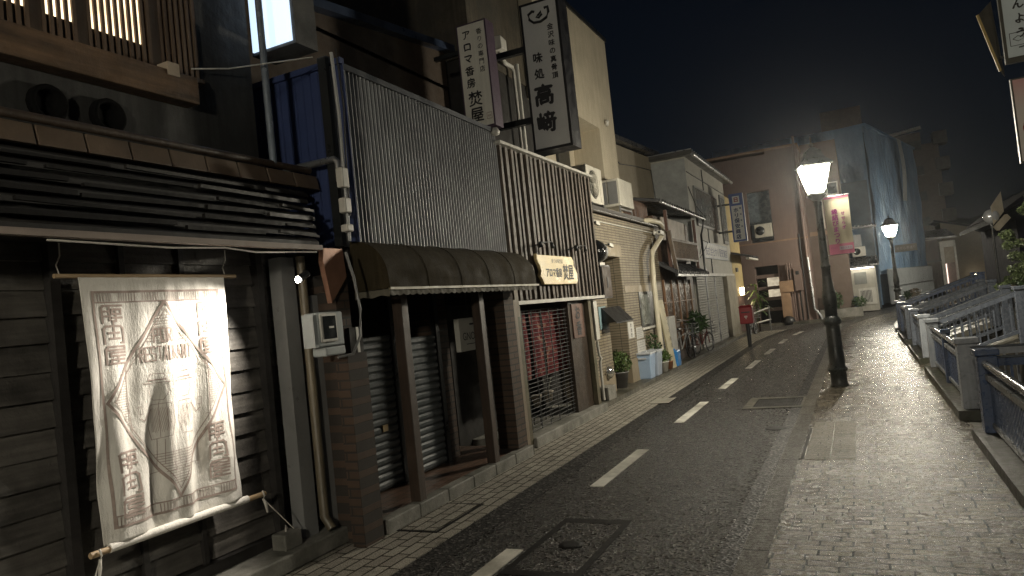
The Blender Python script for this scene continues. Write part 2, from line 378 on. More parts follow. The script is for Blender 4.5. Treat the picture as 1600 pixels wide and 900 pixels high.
flag_t = thing('flag', 'pink and cream festival flag with purple writing hung from the near lamp', 'flag', (-.15, 11.8, 1.97))
def cloth_grid(w, h, nx, ny, fn):
    vs = [fn(w*i/nx, h*j/ny) for j in range(ny+1) for i in range(nx+1)]
    return MB().add(vs, [(j*(nx+1)+i, j*(nx+1)+i+1, (j+1)*(nx+1)+i+1, (j+1)*(nx+1)+i) for j in range(ny) for i in range(nx)], True)
FY = 11.76
def ff(u, v, off=0): return (-.315+u, FY-off+.008*sin(u*14+v*5)+.006*sin(v*9), 1.965+v)
flag_cream = mat('flag_cream', (.58, .52, .38), .8, var=.15); flag_pink = mat('flag_pink', (.62, .20, .30), .8, var=.12); flag_purple = mat('flag_purple', (.33, .05, .22), .8, var=.1)
cloth_grid(.335, .87, 10, 24, ff).build('cloth', flag_cream, flag_t)
def flag_patch(u0, u1, v0, v1, off, m, name):
    n = 8; vs = [ff(u0+(u1-u0)*i/n, v0+(v1-v0)*j/n, off) for j in range(n+1) for i in range(n+1)]
    MB().add(vs, [(j*(n+1)+i, j*(n+1)+i+1, (j+1)*(n+1)+i+1, (j+1)*(n+1)+i) for j in range(n) for i in range(n)], True).build(name, m, flag_t)
flag_patch(0, .335, 0, .155, .002, flag_pink, 'printed_band'); flag_patch(0, .335, .835, .87, .002, flag_pink, 'printed_band')
flag_patch(.14, .315, .06, .115, .004, mat('flag_label', (.6, .55, .6), .8), 'printed_panel')
mb = MB()
column(mb, '縁結びまつり', (-.315+.125, FY-.016, 1.965+.635), X_, Z_, .088, .088, bold=.003)
column(mb, 'せせらぎ', (-.315+.235, FY-.016, 1.965+.60), X_, Z_, .058, .07, bold=.002)
write(mb, 'せせらぎ', (-.315+.07, FY-.012, 1.965+.10), X_, Z_, fit=(.09, .03)); write(mb, '実行委員会', (-.315+.227, FY-.012, 1.965+.088), X_, Z_, fit=(.15, .03))
mb.build('lettering', flag_purple, flag_t)
MB().tube([(-.43, 11.79, 2.84), (.03, 11.77, 2.84)], .009).build('top_rod', steel, flag_t)
MB().tube([(-.40, 11.79, 1.965), (.03, 11.77, 1.965)], .007).build('bottom_rod', steel, flag_t)

# ================================================================== RESTAURANT (far left)
bt = thing('restaurant_building', 'black weatherboarded restaurant with a tiled eave band and lit lattice window', 'building', (-4.1, 2.5, 0))
XW = -4.06
MB().box(-9, XW-.03, -3, 4.22, 0, 6.2).box(-9, XW-.03, 4.22, 4.5, 0, 2.2).build('wall', mat('dark_plaster', (.035, .035, .033), .7, var=.5, scale=2, streak='z', bmp=.006, bscale=18), bt)
mb = MB()  # weatherboards
for i in range(14):
    z0 = .18+i*.152
    for a, b in ((-3, 1.2), (1.2, 2.46), (2.52, 3.98), (4.04, 4.36)):
        dz = random.uniform(-.006, .006); tl = random.uniform(.018, .034)
        mb.hull8([(XW-.02, a, z0+dz), (XW+tl, a, z0+dz), (XW+.004, a, z0+.158), (XW-.02, a, z0+.158)], [(XW-.02, b, z0+dz), (XW+tl, b, z0-dz), (XW+.004, b, z0+.158), (XW-.02, b, z0+.158)])
wb = mat('charred_boards', (.125, .115, .102), .42, streak='y', var=.55, scale=5, bmp=.006, bscale=22, spec=.6)
mb.build('weatherboard', wb, bt)
for y in (1.2, 1.75, 2.49, 2.92, 3.35, 4.01):
    near = y in (2.49, 4.01)
    MB().box(XW-.02, XW+(.075 if near else .045), y-(.028 if near else .018), y+(.028 if near else .018), .12, 2.3).build('batten', black_wood, bt)
MB().box(XW-.25, -3.72, -3, 4.62, -.02, .10).build('step', concrete, bt, .012)
MB().box(XW-.1, XW+.08, -3, 4.55, .10, .17).build('sill', black_wood, bt)
# pent roof band
YE = lambda x: 4.20+(-3.56-x)*.9
roof = MB(); n = 7
for i in range(n):
    f0, f1 = i/n, (i+1)/n
    xa, za = -3.56-.42*f0, 2.24+.54*f0; xb, zb = -3.56-.42*f1, 2.24+.54*f1
    roof.hull8([(xa, -3, za+.012), (xa, -3, za+.04), (xb-.02, -3, zb), (xb-.02, -3, zb-.03)], [(xa, YE(xa), za+.012), (xa, YE(xa), za+.04), (xb-.02, YE(xb), zb), (xb-.02, YE(xb), zb-.03)])
rf = roof.build('pent_roof', mat('black_roof_boards', (.02, .019, .018), .6, var=.4), bt)
mb = MB(); mb2 = MB()
for i in range(6):
    f0 = (i+.35)/n; x, z = -3.56-.42*f0, 2.30+.54*f0
    y = -3+random.random()
    while y < YE(x)-.05:
        l = random.uniform(.5, 1.1); e = min(YE(x)-.02, y+l)
        (mb2 if random.random() < .3 else mb).bar((x+.03+random.uniform(-.02, .006), y, z+random.uniform(-.012, .008)), (x+.03+random.uniform(-.02, .006), e, z+random.uniform(-.012, .008)), random.uniform(.02, .036), random.uniform(.016, .03)); y = e+random.uniform(.01, .12)
mb.build('roof_batten', mat('black_batten', (.010, .009, .009), .6, var=.8, scale=9, streak='y', spec=.3), rf); mb2.build('roof_batten', mat('paler_batten', (.045, .042, .038), .5, var=.8, scale=9, streak='y', spec=.6), rf)  # two batten tones picked at random, some strips paler
mb = MB(); y = -3
while y < 4.5:
    mb.hull8([(-3.94, y, 2.78), (-3.90, y, 2.78), (-3.93, y, 2.90), (-4.05, y, 2.90)], [(-3.94, y+.27, 2.78), (-3.90, y+.27, 2.78), (-3.93, y+.27, 2.90), (-4.05, y+.27, 2.90)]); y += .285
mb.build('ridge_tile', mat('brown_ridge_tile', (.11, .078, .053), .55, var=.45, scale=4), bt, .006)
MB().tube([(-3.93, -3, 2.935), (-3.93, 4.6, 2.935)], .028, 8).build('ridge_pole', dark_wood, bt)
MB().box(-3.58, -3.53, -3, 4.20, 2.215, 2.25).build('fascia', mat('pale_fascia', (.34, .28, .24), .55, var=.25, streak='y'), bt)
MB().tube([(-3.56, 2.2, 2.20), (-3.55, 2.9, 2.185), (-3.55, 3.3, 2.20), (-3.55, 3.55, 2.18), (-3.55, 4.15, 2.20)], .006, 5).build('cable', plastic_white, bt)
MB().box(-4.04, -3.58, -3, 4.20, 2.262, 2.275).build('soffit', black_wood, bt)
# upper storey: beam, lattice window, vents
MB().box(XW-.03, XW+.10, -3, 3.58, 3.27, 3.462).build('beam', mat('rough_beam', (.16, .095, .05), .7, streak='y', var=.55, bmp=.008, bscale=18), bt, .01)
MB().box(XW-.02, XW+.11, 3.33, 3.42, 3.42, 3.51).build('bracket', mat('pale_block', (.4, .33, .25), .7), bt)
wf = MB().box(XW-.04, XW+.01, -3, 3.72, 3.47, 3.50).build('lattice_window', dark_wood, bt)
MB().box(XW-.035, XW-.015, -3, 3.24, 3.625, 6.0).build('lit_pane', emis('warm_window', (1., .76, .46), 3.0, tex=2.5), wf)
MB().box(XW-.035, XW-.012, -3, 3.7, 3.50, 3.625).build('dark_panel', interior, wf)
MB().box(XW-.035, XW-.012, 3.24, 3.7, 3.625, 6.0).build('dark_panel', mat('red_brown_wood', (.10, .045, .03), .6, streak='z'), wf)
for i in range(42):
    y = 1.80+i*.0466
    if y > 3.70: break
    if i in (11, 16, 22, 33): MB().box(XW-.010, XW+.006, y-.034, y+.034, 3.50, 6.0).build('mullion', dark_wood, wf); continue
    MB().box(XW-.008, XW+.008, y-.011, y+.011, 3.49, 6.0).build('slat', mat('lattice_slat', (.13, .085, .055), .6, streak='z'), wf)
for y in (2.58, 2.95):
    MB().lathe((XW-.03, y, 3.08), [(.11, 0), (.11, .05), (.10, .06), (.085, .055), (.08, .012), (.01, .01)], 18, 'x').build('vent_cap', mat('near_black_vent', (.004, .004, .004), .9, spec=.1), bt)  # vent caps in one even near-black
MB().tube([(XW+.02, 3.60, 3.55), (XW+.06, 3.9, 3.62), (-3.7, 4.5, 3.80)], .006, 5).build('cable', plastic_white, bt)
# downpipe by the corner
tag(MB().tube([(-3.93, 4.20, 6.0), (-3.93, 4.20, 4.0), (-3.93, 4.20, 2.93)], .028, 10).build('downpipe', mat('glossy_grey_pipe', (.25, .29, .34), .18, metal=.3, spec=.8)), 'glossy grey upper downpipe beside the restaurant corner and lightbox', 'downpipe')

# ------------------------------------------------------------------ banner
ban = thing('banner', 'hanging cream cloth banner with brown diamond print between two wooden rods', 'banner', (-3.9, 3.05, .5))
BX, BY0, BZ1, BW, BH = -3.88, 2.55, 2.05, 1.02, 1.50
def bn(u, v, off=0.):   # u 0..1 along the street, v 0 top .. 1 bottom
    e = (v**.8)*(1-.55*max(0, v-.8)/.2)
    d = .032*e*sin(2*pi*(2.7*u-.25*v)+.6)+.014*e*sin(2*pi*(6.2*u+.7*v))+.012*v*sin(2*pi*(1.3*u+v))
    d += .018*math.exp(-((u-.52-.05*v)/.05)**2)*(1-v*.3)+.006*sin(22*v+31*u)*e
    d += .0035*sin(60*u)*math.exp(-v*10)
    side = .022*(1-u)*v+.012*math.sin(3*v)
    return Vector((BX+d+off, BY0+u*BW+.028*(v)*(.5-u)*1.2+side*.6, BZ1-v*BH-.006*sin(pi*u)*v))
def bn_off(u, v, o):
    a = bn(u+.002, v)-bn(u-.002, v); b = bn(u, v+.002)-bn(u, v-.002); n = a.cross(b).normalized()
    if n.x < 0: n = -n
    return bn(u, v)+n*o
NX, NY = 110, 90
vs = [bn(i/NX, j/NY) for j in range(NY+1) for i in range(NX+1)]
cloth_m, cnt, cp = newmat('banner_cotton')
cv = coords(cnt); L(cnt, ramp(cnt, noise(cnt, cv, 5, 5), [(.3, (.60, .575, .525)), (.7, (.70, .675, .62))]), cp.inputs['Base Color'])
cp.inputs['Roughness'].default_value = .85
L(cnt, bump(cnt, noise(cnt, coords(cnt, 'xyz', (1, 9, 3)), 5, 6, .7), .012, .7), cp.inputs['Normal'])
cl = MB().add(vs, [(j*(NX+1)+i, j*(NX+1)+i+1, (j+1)*(NX+1)+i+1, (j+1)*(NX+1)+i) for j in range(NY) for i in range(NX)], True).build('cloth', cloth_m, ban)
sol = cl.modifiers.new('thick', 'SOLIDIFY'); sol.thickness = .002; sol.offset = 0
pm = MB()
def stroke(pts, wd, closed=False):
    """a printed line on the cloth; pts in metres (a from left edge, b from top)"""
    P = [Vector((a, b)) for a, b in pts]
    if closed: P.append(P[0])
    for p, q in zip(P, P[1:]):
        d = q-p; l = d.length
        if l < 1e-5: continue
        d /= l; nrm = Vector((-d.y, d.x))*wd/2; p2, q2 = p-d*wd*.5, q+d*wd*.5; n = max(1, int((l+wd)/.012)+1)
        A = [p2+(q2-p2)*k/n for k in range(n+1)]
        f = lambda c: bn_off(min(.999, max(.001, c.x/BW)), min(.999, max(.001, c.y/BH)), .0036)
        pm.strip([f(c+nrm) for c in A], [f(c-nrm) for c in A], True)
# border
for k, wd in ((.07, .016),):
    stroke([(.065, .085), (BW-.065, .085), (BW-.065, BH-.085), (.065, BH-.085)], .014, True)
for b in (.145, BH-.145): stroke([(.065, b), (BW-.065, b)], .008)
for i in range(52):
    a = .075+i*(BW-.15)/51
    if i % 9 < 7:
        for b in (.093, BH-.137): stroke([(a, b), (a, b+.044)], .005)
# diamond
cxm, top, bot, mid = BW/2+.01, .150, BH-.155, .72
stroke([(cxm, top), (BW-.075, mid), (cxm, bot), (.085, mid)], .016, True)
stroke([(cxm, top+.045), (BW-.115, mid), (cxm, bot-.045), (.125, mid)], .005, True)
for i in range(10):
    b = .235+i*.017; hw = (b-top)/(mid-top)*(cxm-.13)*.86; stroke([(cxm-hw, b), (cxm+hw, b)], .0035)
for i in range(13):
    b = BH-.24-i*.016; hw = (bot-b)/(bot-mid)*(cxm-.13)*.86; stroke([(cxm-hw, b), (cxm+hw, b)], .0035)
for i in range(24):
    b = mid-.17+i*.0145; e = .085+.045+abs(b-mid)/(mid-top)*(cxm-.085); stroke([(e, b), (.235, b)], .0032)
    e2 = BW-.075-.045-abs(b-mid)/(mid-top)*(cxm-.085); stroke([(BW-.22, b), (e2, b)], .0032)
stroke([(.237, mid-.19), (.237, mid+.19)], .005); stroke([(BW-.222, mid-.19), (BW-.222, mid+.19)], .005)
# block characters in a squared seal style, stacked
KAN = {
 'pig': [[(0, 1), (0, .12), (.10, 0), (1, 0)], [(.36, 0), (.36, .85)], [(0, .33), (.36, .33)], [(0, .62), (.36, .62)], [(.5, .22), (.95, .22), (.95, .5)], [(.5, .22), (.5, .5), (.95, .5)], [(.68, .5), (.68, .92)], [(.5, .72), (1.0, .72)], [(.68, .92), (.5, .92)], [(.68, .5), (.68, .22)]],
 'field': [[(0, 1), (0, .15), (.12, 0), (.88, 0), (1, .15), (1, 1), (.86, 1)], [(.5, 0), (.5, .72)], [(.22, .4), (.78, .4)], [(.26, .74), (.8, .74)], [(.5, -.18), (.5, 0)]],
 'shop': [[(.0, 1), (.0, .15), (.12, 0), (1, 0), (1, .2), (.02, .2)], [(.22, .36), (1, .36)], [(.22, .36), (.22, .55), (1, .55)], [(.6, .55), (.6, 1)], [(.3, .76), (.95, .76)], [(.15, 1), (1, 1)], [(.22, .76), (.22, .9)]],
}
def kan_stack(a, b, wd, ht):
    y = b
    for k in ('pig', 'field', 'shop'):
        for ln in KAN[k]: stroke([(a+p*wd, y+q*ht) for p, q in ln], .0125)
        y += ht*1.22
kan_stack(.11, .165, .13, .097); kan_stack(BW-.245, .165, .12, .095)
kan_stack(.115, BH-.49, .135, .105); kan_stack(BW-.24, BH-.54, .12, .10)
LET = {'P': [[(0, 1), (0, 0), (1, 0), (1, .5), (0, .5)]], 'O': [[(0, 0), (1, 0), (1, 1), (0, 1), (0, 0)]], 'R': [[(0, 1), (0, 0), (1, 0), (1, .48), (0, .48)], [(.4, .48), (1, 1)]],
       'K': [[(0, 0), (0, 1)], [(1, 0), (0, .55)], [(.35, .4), (1, 1)]], 'E': [[(1, 0), (0, 0), (0, 1), (1, 1)], [(0, .5), (.8, .5)]], 'S': [[(1, .12), (1, 0), (0, 0), (0, .45), (1, .55), (1, 1), (0, 1), (0, .88)]],
       'T': [[(0, 0), (1, 0)], [(.5, 0), (.5, 1)]], 'A': [[(0, 1), (.5, 0), (1, 1)], [(.2, .65), (.8, .65)]], 'U': [[(0, 0), (0, 1), (1, 1), (1, 0)]], 'N': [[(0, 1), (0, 0), (1, 1), (1, 0)]]}
def word(s, a, b, wd, ht, gap, th):
    for i, ch in enumerate(s):
        for ln in LET[ch]: stroke([(a+i*(wd+gap)+p*wd, b+q*ht) for p, q in ln], th)
word('PORK', cxm-.09, .315, .028, .082, .015, .0095)
word('RESTAURANT', cxm-.19, .425, .0235, .082, .0145, .0085)
# line drawing: two hatted gentlemen standing back to back, one holding a glass
def fig(s):
    X = lambda a: cxm+s*a
    for ln, wd in (([(.02, .66), (.20, .655)], .006), ([(.05, .655), (.06, .60), (.15, .595), (.165, .65)], .005), ([(.05, .64), (.165, .635)], .01),
                   ([(.05, .67), (.045, .73), (.08, .775), (.14, .77), (.165, .72), (.16, .665)], .004), ([(.03, .80), (.02, .93), (.05, 1.02), (.17, 1.03), (.19, .93), (.16, .80), (.03, .80)], .004),
                   ([(.16, .83), (.21, .90), (.235, .88)], .007), ([(.07, .80), (.075, 1.02)], .003), ([(.11, .79), (.12, 1.02)], .003),
                   ([(.06, 1.03), (.055, 1.20), (.03, 1.25), (.10, 1.255)], .004), ([(.14, 1.03), (.15, 1.20), (.14, 1.245), (.21, 1.25)], .004), ([(.10, 1.04), (.105, 1.2)], .004),
                   ([(.225, .80), (.225, .85), (.25, .85), (.25, .80), (.225, .80)], .004), ([(.2375, .85), (.2375, .885)], .003)):
        stroke([(X(a*.92), .05+b*.9) for a, b in ln], wd*.8)
    for i in range(16): stroke([(X(.042+i*.0075), .79+.004*(i % 3)), (X(.028+i*.008), .94-.003*(i % 4))], .002)
fig(-1); fig(1)
pm.build('printing', mat('brown_print', (.34, .27, .235), .85, var=.25, scale=30, bmp=0), cl)
MB().tube([(-3.9, 2.43, 2.06), (-3.9, 3.69, 2.06)], .013, 10).build('top_rod', mat('pale_dowel', (.46, .33, .19), .5, streak='y'), ban)
MB().tube([(-3.88, 2.49, .53), (-3.88, 3.76, .525)], [.018, .018], 10).build('bottom_rod', mat('pale_dowel', (.46, .33, .19), .5, streak='y'), ban)
MB().tube([(-3.88, 2.60, .534), (-3.88, 3.60, .53)], .026, 12).build('hem_sleeve', cloth_m, ban)
rope = mat('white_rope', (.55, .52, .46), .8)
for y in (2.46, 3.60):
    MB().tube([(-3.9, y, 2.07), (-3.905, y-.01, 2.12), (-3.89, y+.005, 2.17), (-3.88, y, 2.24)], .004, 5).build('cord', rope, ban)
for y, s in ((2.53, -1), (3.72, 1)):
    m_ = MB(); m_.tube([(-3.86, y, .555), (-3.845, y, .52), (-3.86, y, .49)], .006, 5)
    m_.tube([(-3.86, y, .50), (-3.85, y+.012*s, .46), (-3.85, y+.02*s, .40)], [.008, .012, .006], 6)
    if s > 0: m_.tube([(-3.86, y, .50), (-3.82, y+.10, .36), (-3.80, y+.2, .235)], .004, 5)
    else: m_.tube([(-3.86, y, .50), (-3.84, y-.06, .40), (-3.80, y-.12, .2)], .004, 5)
    m_.build('cord', rope, ban)
blk = thing('concrete_block', 'small concrete block weighing down the banner cord on the restaurant step', 'block', (-3.84, 3.92, .1))
MB().box(-3.92, -3.79, 3.82, 3.99, .10, .215).build('block', concrete, blk, .01)
MB().tube([(-3.86, 3.9, .215), (-3.85, 3.9, .26), (-3.86, 3.92, .235)], .007, 6).build('cord_loop', rope, blk)
# ------------------------------------------------------------------ spotlight aimed at the banner
sp = thing('spotlight', 'small lit black spotlight on the post shining on the banner', 'spotlight', (-3.70, 4.14, 2.0))
MB().tube([(-3.79, 4.25, 2.07), (-3.62, 4.08, 2.07), (-3.50, 3.96, 2.04)], .009).build('bracket', dark_metal, sp)
MB().tube([(-3.49, 3.97, 2.035), (-3.51, 3.895, 1.995)], [.024, .030], 12).build('housing', dark_metal, sp)
MB().lathe((-3.512, 3.888, 1.992), [(.023, -.004), (.023, .002)], 14, 'y').build('lens', emis('spot_lens', (1, .93, .8), 60), sp)
ld = bpy.data.lights.new('spotlight_beam', 'SPOT'); ld.energy = 165; ld.spot_size = radians(88); ld.spot_blend = .9; ld.shadow_soft_size = .02; ld.color = (1, .92, .80)
lo = bpy.data.objects.new('spotlight_beam', ld); COL.objects.link(lo); lo.location = (-3.52, 3.86, 1.98)
lo.rotation_euler = (Vector((-3.90, 3.28, 1.42))-lo.location).to_track_quat('-Z', 'Y').to_euler()

# ------------------------------------------------------------------ gap between houses: boards, pipes, meter
gp = thing('corner_post', 'grey sheet-metal corner panel between the restaurant and the brick pillar', 'panel', (-3.85, 4.2, .1))
MB().box(-3.98, -3.86, 4.10, 4.24, .1, 2.2).build('panel', grey_metal, gp)
MB().box(-3.88, -3.80, 4.34, 4.41, .1, 1.9).build('rear_panel', grey_metal, gp)
tag(MB().tube([(-3.80, 4.25, 2.2), (-3.80, 4.25, 1.28), (-3.80, 4.25, 1.27), (-3.80, 4.25, .22), (-3.74, 4.25, .13)], [.034, .034, .036, .036, .036], 12).build('downpipe', mat('brown_pipe', (.20, .165, .11), .4, var=.4, streak='z')), 'brown round downpipe running down to the step beside the meter', 'downpipe')
tag(MB().prism([(0, 0), (.22, .0), (.24, -.22), (.04, -.42), (-.02, -.1)], lambda a, b, t: (-3.62+t*.03, 4.28+a, 2.24+b), -.5, 1).build('copper_flashing', mat('copper_sheet', (.32, .17, .11), .45, metal=.35, var=.4)), 'bent copper-brown sheet flashing above the electricity meter', 'flashing')
mt = thing('electricity_meter', 'grey electricity meter box with a dark window on the brick pillar', 'meter', (-3.5, 4.15, 1.6))
MB().box(-3.62, -3.49, 4.02, 4.30, 1.50, 1.75).build('case', meter_grey, mt, .012)
MB().box(-3.60, -3.47, 4.06, 4.28, 1.43, 1.495).build('terminal_cover', meter_grey, mt, .012)
mf = MB().box(-3.49, -3.47, 4.03, 4.21, 1.53, 1.74).build('window_frame', plastic_white, mt, .01)
MB().box(-3.469, -3.466, 4.05, 4.19, 1.555, 1.72).build('glass', glass_dark, mf)
MB().box(-3.465, -3.462, 4.11, 4.16, 1.63, 1.645).build('dial', plastic_white, mf)
MB().box(-3.60, -3.495, 3.98, 4.018, 1.50, 1.74).build('side_cover', meter_grey, mt)
MB().tube([(-3.50, 4.42, 2.2), (-3.46, 4.44, 2.0), (-3.45, 4.47, 1.75), (-3.45, 4.44, 1.55), (-3.47, 4.36, 1.42), (-3.50, 4.22, 1.41)], .011, 8).build('cable', grey_metal, mt)
cc = thing('cable_bundle', 'pale cable conduit and junction boxes running up the corrugated wall edge', 'cables', (-3.6, 4.5, 2.3))
MB().tube([(-3.56, 4.56, 3.82), (-3.55, 4.57, 3.3), (-3.54, 4.55, 2.9), (-3.55, 4.55, 2.3)], .014).build('conduit', mat('pale_conduit', (.45, .46, .46), .35), cc)
MB().tube([(-3.53, 4.58, 3.85), (-3.52, 4.60, 3.4), (-3.52, 4.57, 3.0), (-3.53, 4.56, 2.5)], .006, 5).build('cable', black_paint, cc)
for z, h in ((2.80, .16), (2.58, .12), (2.40, .06)):
    MB().box(-3.58, -3.51, 4.49, 4.57, z-h/2, z+h/2).build('junction_box', plastic_white, cc, .012)
# upright lightbox
lb = thing('lightbox_sign', 'blank pale blue lit lightbox sign high above the blue metal wall', 'sign', (-4.0, 4.5, 3.9))
MB().box(-4.27, -3.80, 4.44, 4.70, 3.93, 6.0).build('case', mat('old_sign_case', (.10, .10, .095), .6, var=.5, dirt=(.03, .03, .03)), lb)
MB().box(-4.25, -3.83, 4.425, 4.438, 3.955, 5.98).build('face', emis('lightbox_face', (.60, .78, 1.0), 1.0), lb)

# ================================================================== AWNING SHOP
sh = thing('awning_shop', 'shuttered brick shop front with brown awning and corrugated metal upper wall', 'building', (-3.9, 6, 0))
bk = brick('brown_brick_yz', 'yzx', .20, .068, (.09, .058, .040), (.065, .043, .030), (.04, .034, .028), .009)
bkx = brick('brown_brick_xz', 'xzy', .20, .068, (.09, .058, .040), (.065, .043, .030), (.04, .034, .028), .009)
blue_sh = mat('blue_steel_siding', (.045, .065, .16), .45, var=.2)
# blue ribbed side wall facing the photographer
mb = MB(); x = -4.6
while x < -3.60:
    mb.add([(x, 4.72, 2.3), (x+.065, 4.72, 2.3), (x+.065, 4.72, 3.78), (x, 4.72, 3.78), (x+.072, 4.735, 2.3), (x+.078, 4.735, 2.3), (x+.085, 4.72, 2.3), (x+.072, 4.735, 3.78), (x+.078, 4.735, 3.78), (x+.085, 4.72, 3.78)],
           [(0, 1, 2, 3), (1, 4, 7, 2), (4, 5, 8, 7), (5, 6, 9, 8)]); x += .085
mb.build('blue_side_wall', blue_sh, sh)
MB().box(-4.6, -3.585, 4.69, 4.745, 3.78, 3.83).build('blue_coping', blue_sh, sh)
MB().box(-8, -3.74, 4.76, 7.5, 2.05, 3.78).build('upper_structure', interior, sh)
tag(MB().tube([(-4.2, 4.62, 2.99), (-3.66, 4.60, 2.98), (-3.63, 4.60, 2.95), (-3.63, 4.60, 2.80)], .03, 10).build('downpipe', steel), 'short grey elbow pipe at the foot of the blue metal wall', 'downpipe')
# corrugated sheet: round ribs
mb = MB(); A = []; B = []; p = .0545; ny = int(3.06/p)
for i in range(ny*6+1):
    y = 4.64+i*p/6; ph = (i % 6)/6
    x = -3.70+.020*max(-.45, sin(2*pi*ph)); zt = 3.80-.012*(y-4.64)
    A.append((x, y, 2.28)); B.append((x, y, zt))
mb.strip(A, B, True)
corr_m = mat('dull_corrugated_steel', (.35, .36, .37), .45, metal=.25, var=.25, streak='z', spec=.5)
mb.build('corrugated_wall', corr_m, sh)
MB().hull8([(-3.76, 4.62, 3.79), (-3.665, 4.62, 3.79), (-3.665, 4.62, 3.84), (-3.76, 4.62, 3.84)], [(-3.76, 7.72, 3.755), (-3.665, 7.72, 3.755), (-3.665, 7.72, 3.805), (-3.76, 7.72, 3.805)]).build('coping', mat('dark_coping', (.05, .055, .065), .4), sh)
MB().box(-3.74, -3.66, 4.60, 4.645, 2.28, 3.82).build('corner_trim', dark_metal, sh)
# awning: quarter-round shell
AW0, AW1 = 4.72, 7.62
prof = []
for k in range(13):
    a = k/12*pi/2
    prof.append((-3.69+.36*sin(a), 1.90+.42*cos(a)**.75 if k < 12 else 1.90))
aw_m = mat('brown_awning_canvas', (.042, .033, .018), .85, spec=.15, var=.3, scale=2.5, streak='z', bmp=.004, bscale=60)
mb = MB(); ys = [AW0+(AW1-AW0)*i/40 for i in range(41)]
rows = [[(x-.0015*abs(sin(pi*(y-AW0)/(.58)))*sin(min(1, j/6)*pi/2), y, z-.0005*abs(sin(pi*(y-AW0)/.58))) for y in ys] for j, (x, z) in enumerate(prof)]
for r0, r1 in zip(rows, rows[1:]): mb.strip(r0, r1, True)
aw = mb.build('awning', aw_m, sh)
for y in (AW0, AW1):
    MB().add([(x, y, z) for x, z in prof]+[(-3.69, y, 1.90)], [tuple(range(len(prof)+1))]).build('awning_end', aw_m, aw)
for i in range(1, 5):
    y = AW0+.58*i; MB().tube([(x+.004, y, z+.004) for x, z in prof], .003, 6).build('rib', aw_m, aw)
MB().box(-3.345, -3.325, AW0, AW1+.06, 1.888, 1.908).build('front_bar', mat('dull_cream_bar', (.42, .38, .27), .5), aw)
mb = MB(); A = []; B = []
for i in range(30*8+1):
    y = AW0+(AW1-AW0)*i/240; ph = (i % 8)/8
    A.append((-3.34+.003*sin(i), y, 1.884)); B.append((-3.34+.006*sin(i*.4), y, 1.84+.012*(1-sin(pi*ph))))
mb.strip(A, B); A = []; B = []
for i in range(5):
    x = -3.69+.35*i/4; A.append((x, AW0, 1.895)); B.append((x, AW0, 1.835+.015*(i % 2)))
mb.strip(A, B); mb.build('valance', mat('pale_scalloped_cloth', (.11, .10, .075), .8, var=.35), aw)
# pilasters, posts, step
MB().box(-4.3, -3.62, 4.40, 4.56, -.03, 2.05).build('brick_pillar', bk, sh)
MB().box(-3.62, -3.50, 4.33, 4.56, -.03, 1.42).build('brick_pillar', bkx, sh)
MB().box(-3.80, -3.60, 4.50, 4.66, 1.22, 1.62).build('paper_notice', interior, sh)
MB().box(-3.61, -3.595, 4.58, 4.61, 1.22, 1.62).build('notice_strip', plastic_white, sh)
MB().box(-3.80, -3.56, 7.18, 7.42, .10, 1.95).build('brick_pillar', bk, sh)
for y in (5.14, 6.55):
    MB().box(-3.63, -3.53, y, y+.10, .06, 1.86).build('post', post_wood, sh, .006)
MB().box(-3.66, -3.60, 7.50, 7.58, .02, 1.75).build('corner_pillar', mat('pale_wood', (.24, .19, .13), .6, streak='z'), sh)
mb = MB(); y = 4.62
while y < 7.45:
    mb.box(-3.62, -3.50, y, min(y+.46, 7.46), -.04, .085); y += .47
mb.build('step_stone', concrete, sh, .014)
MB().box(-5.2, -3.625, 4.6, 7.5, -.04, .072).build('porch_floor', brick('porch_tiles', 'yxz', .2, .1, (.20, .12, .085), (.14, .09, .065), (.05, .04, .035), .006, rough=.35), sh)
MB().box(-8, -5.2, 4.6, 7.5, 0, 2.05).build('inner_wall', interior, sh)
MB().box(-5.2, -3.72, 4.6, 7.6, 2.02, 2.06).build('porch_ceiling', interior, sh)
MB().box(-4.6, -4.2, 6.78, 6.98, .07, 2.02).build('inner_pillar', bk, sh)
def shutter(y0, y1, z0, z1, x, parent, m, pitch=.072, name='shutter'):
    mb = MB(); z = z0
    while z < z1-.01:
        e = min(z+pitch, z1)
        mb.add([(x, y0, z), (x+.004, y0, z+.010), (x+.014, y0, z+pitch*.35), (x+.014, y0, z+pitch*.75), (x, y0, e), (x, y1, z), (x+.004, y1, z+.010), (x+.014, y1, z+pitch*.35), (x+.014, y1, z+pitch*.75), (x, y1, e)],
               [(i, i+1, i+6, i+5) for i in range(4)]); z += pitch
    return mb.build(name, m, parent)
shut_m = mat('grey_blue_shutter', (.06, .072, .076), .42, var=.35, scale=4, streak='z', spec=.5)
a = shutter(4.95, 5.76, .09, 1.52, -4.14, sh, shut_m); MB().box(-4.13, -4.115, 5.50, 5.58, .62, .68).build('lock', mat('brass', (.35, .25, .12), .4), a)
b = shutter(5.90, 6.58, .09, 1.46, -4.14, sh, shut_m); MB().box(-4.13, -4.115, 5.95, 6.02, .66, .72).build('lock', mat('brass', (.35, .25, .12), .4), b)
for y in (4.9, 5.78, 6.60): MB().box(-4.18, -4.12, y, y+.07, .07, 2.02).build('shutter_rail', dark_metal, sh)
gs = thing('hanging_sign', 'white shop sign lettered in black hanging inside the dark porch', 'sign', (-3.95, 7.1, 1.4))
MB().box(-3.96, -3.90, 6.72, 7.24, 1.24, 1.60).build('board', mat('sign_white', (.50, .49, .44), .5, var=.12), gs)
mb = MB(); write(mb, 'GNOME', (-3.897, 6.99, 1.40), Y_, Z_, fit=(.42, .085)); write(mb, 'cafe bar', (-3.897, 6.99, 1.53), Y_, Z_, fit=(.1, .03)) if False else None
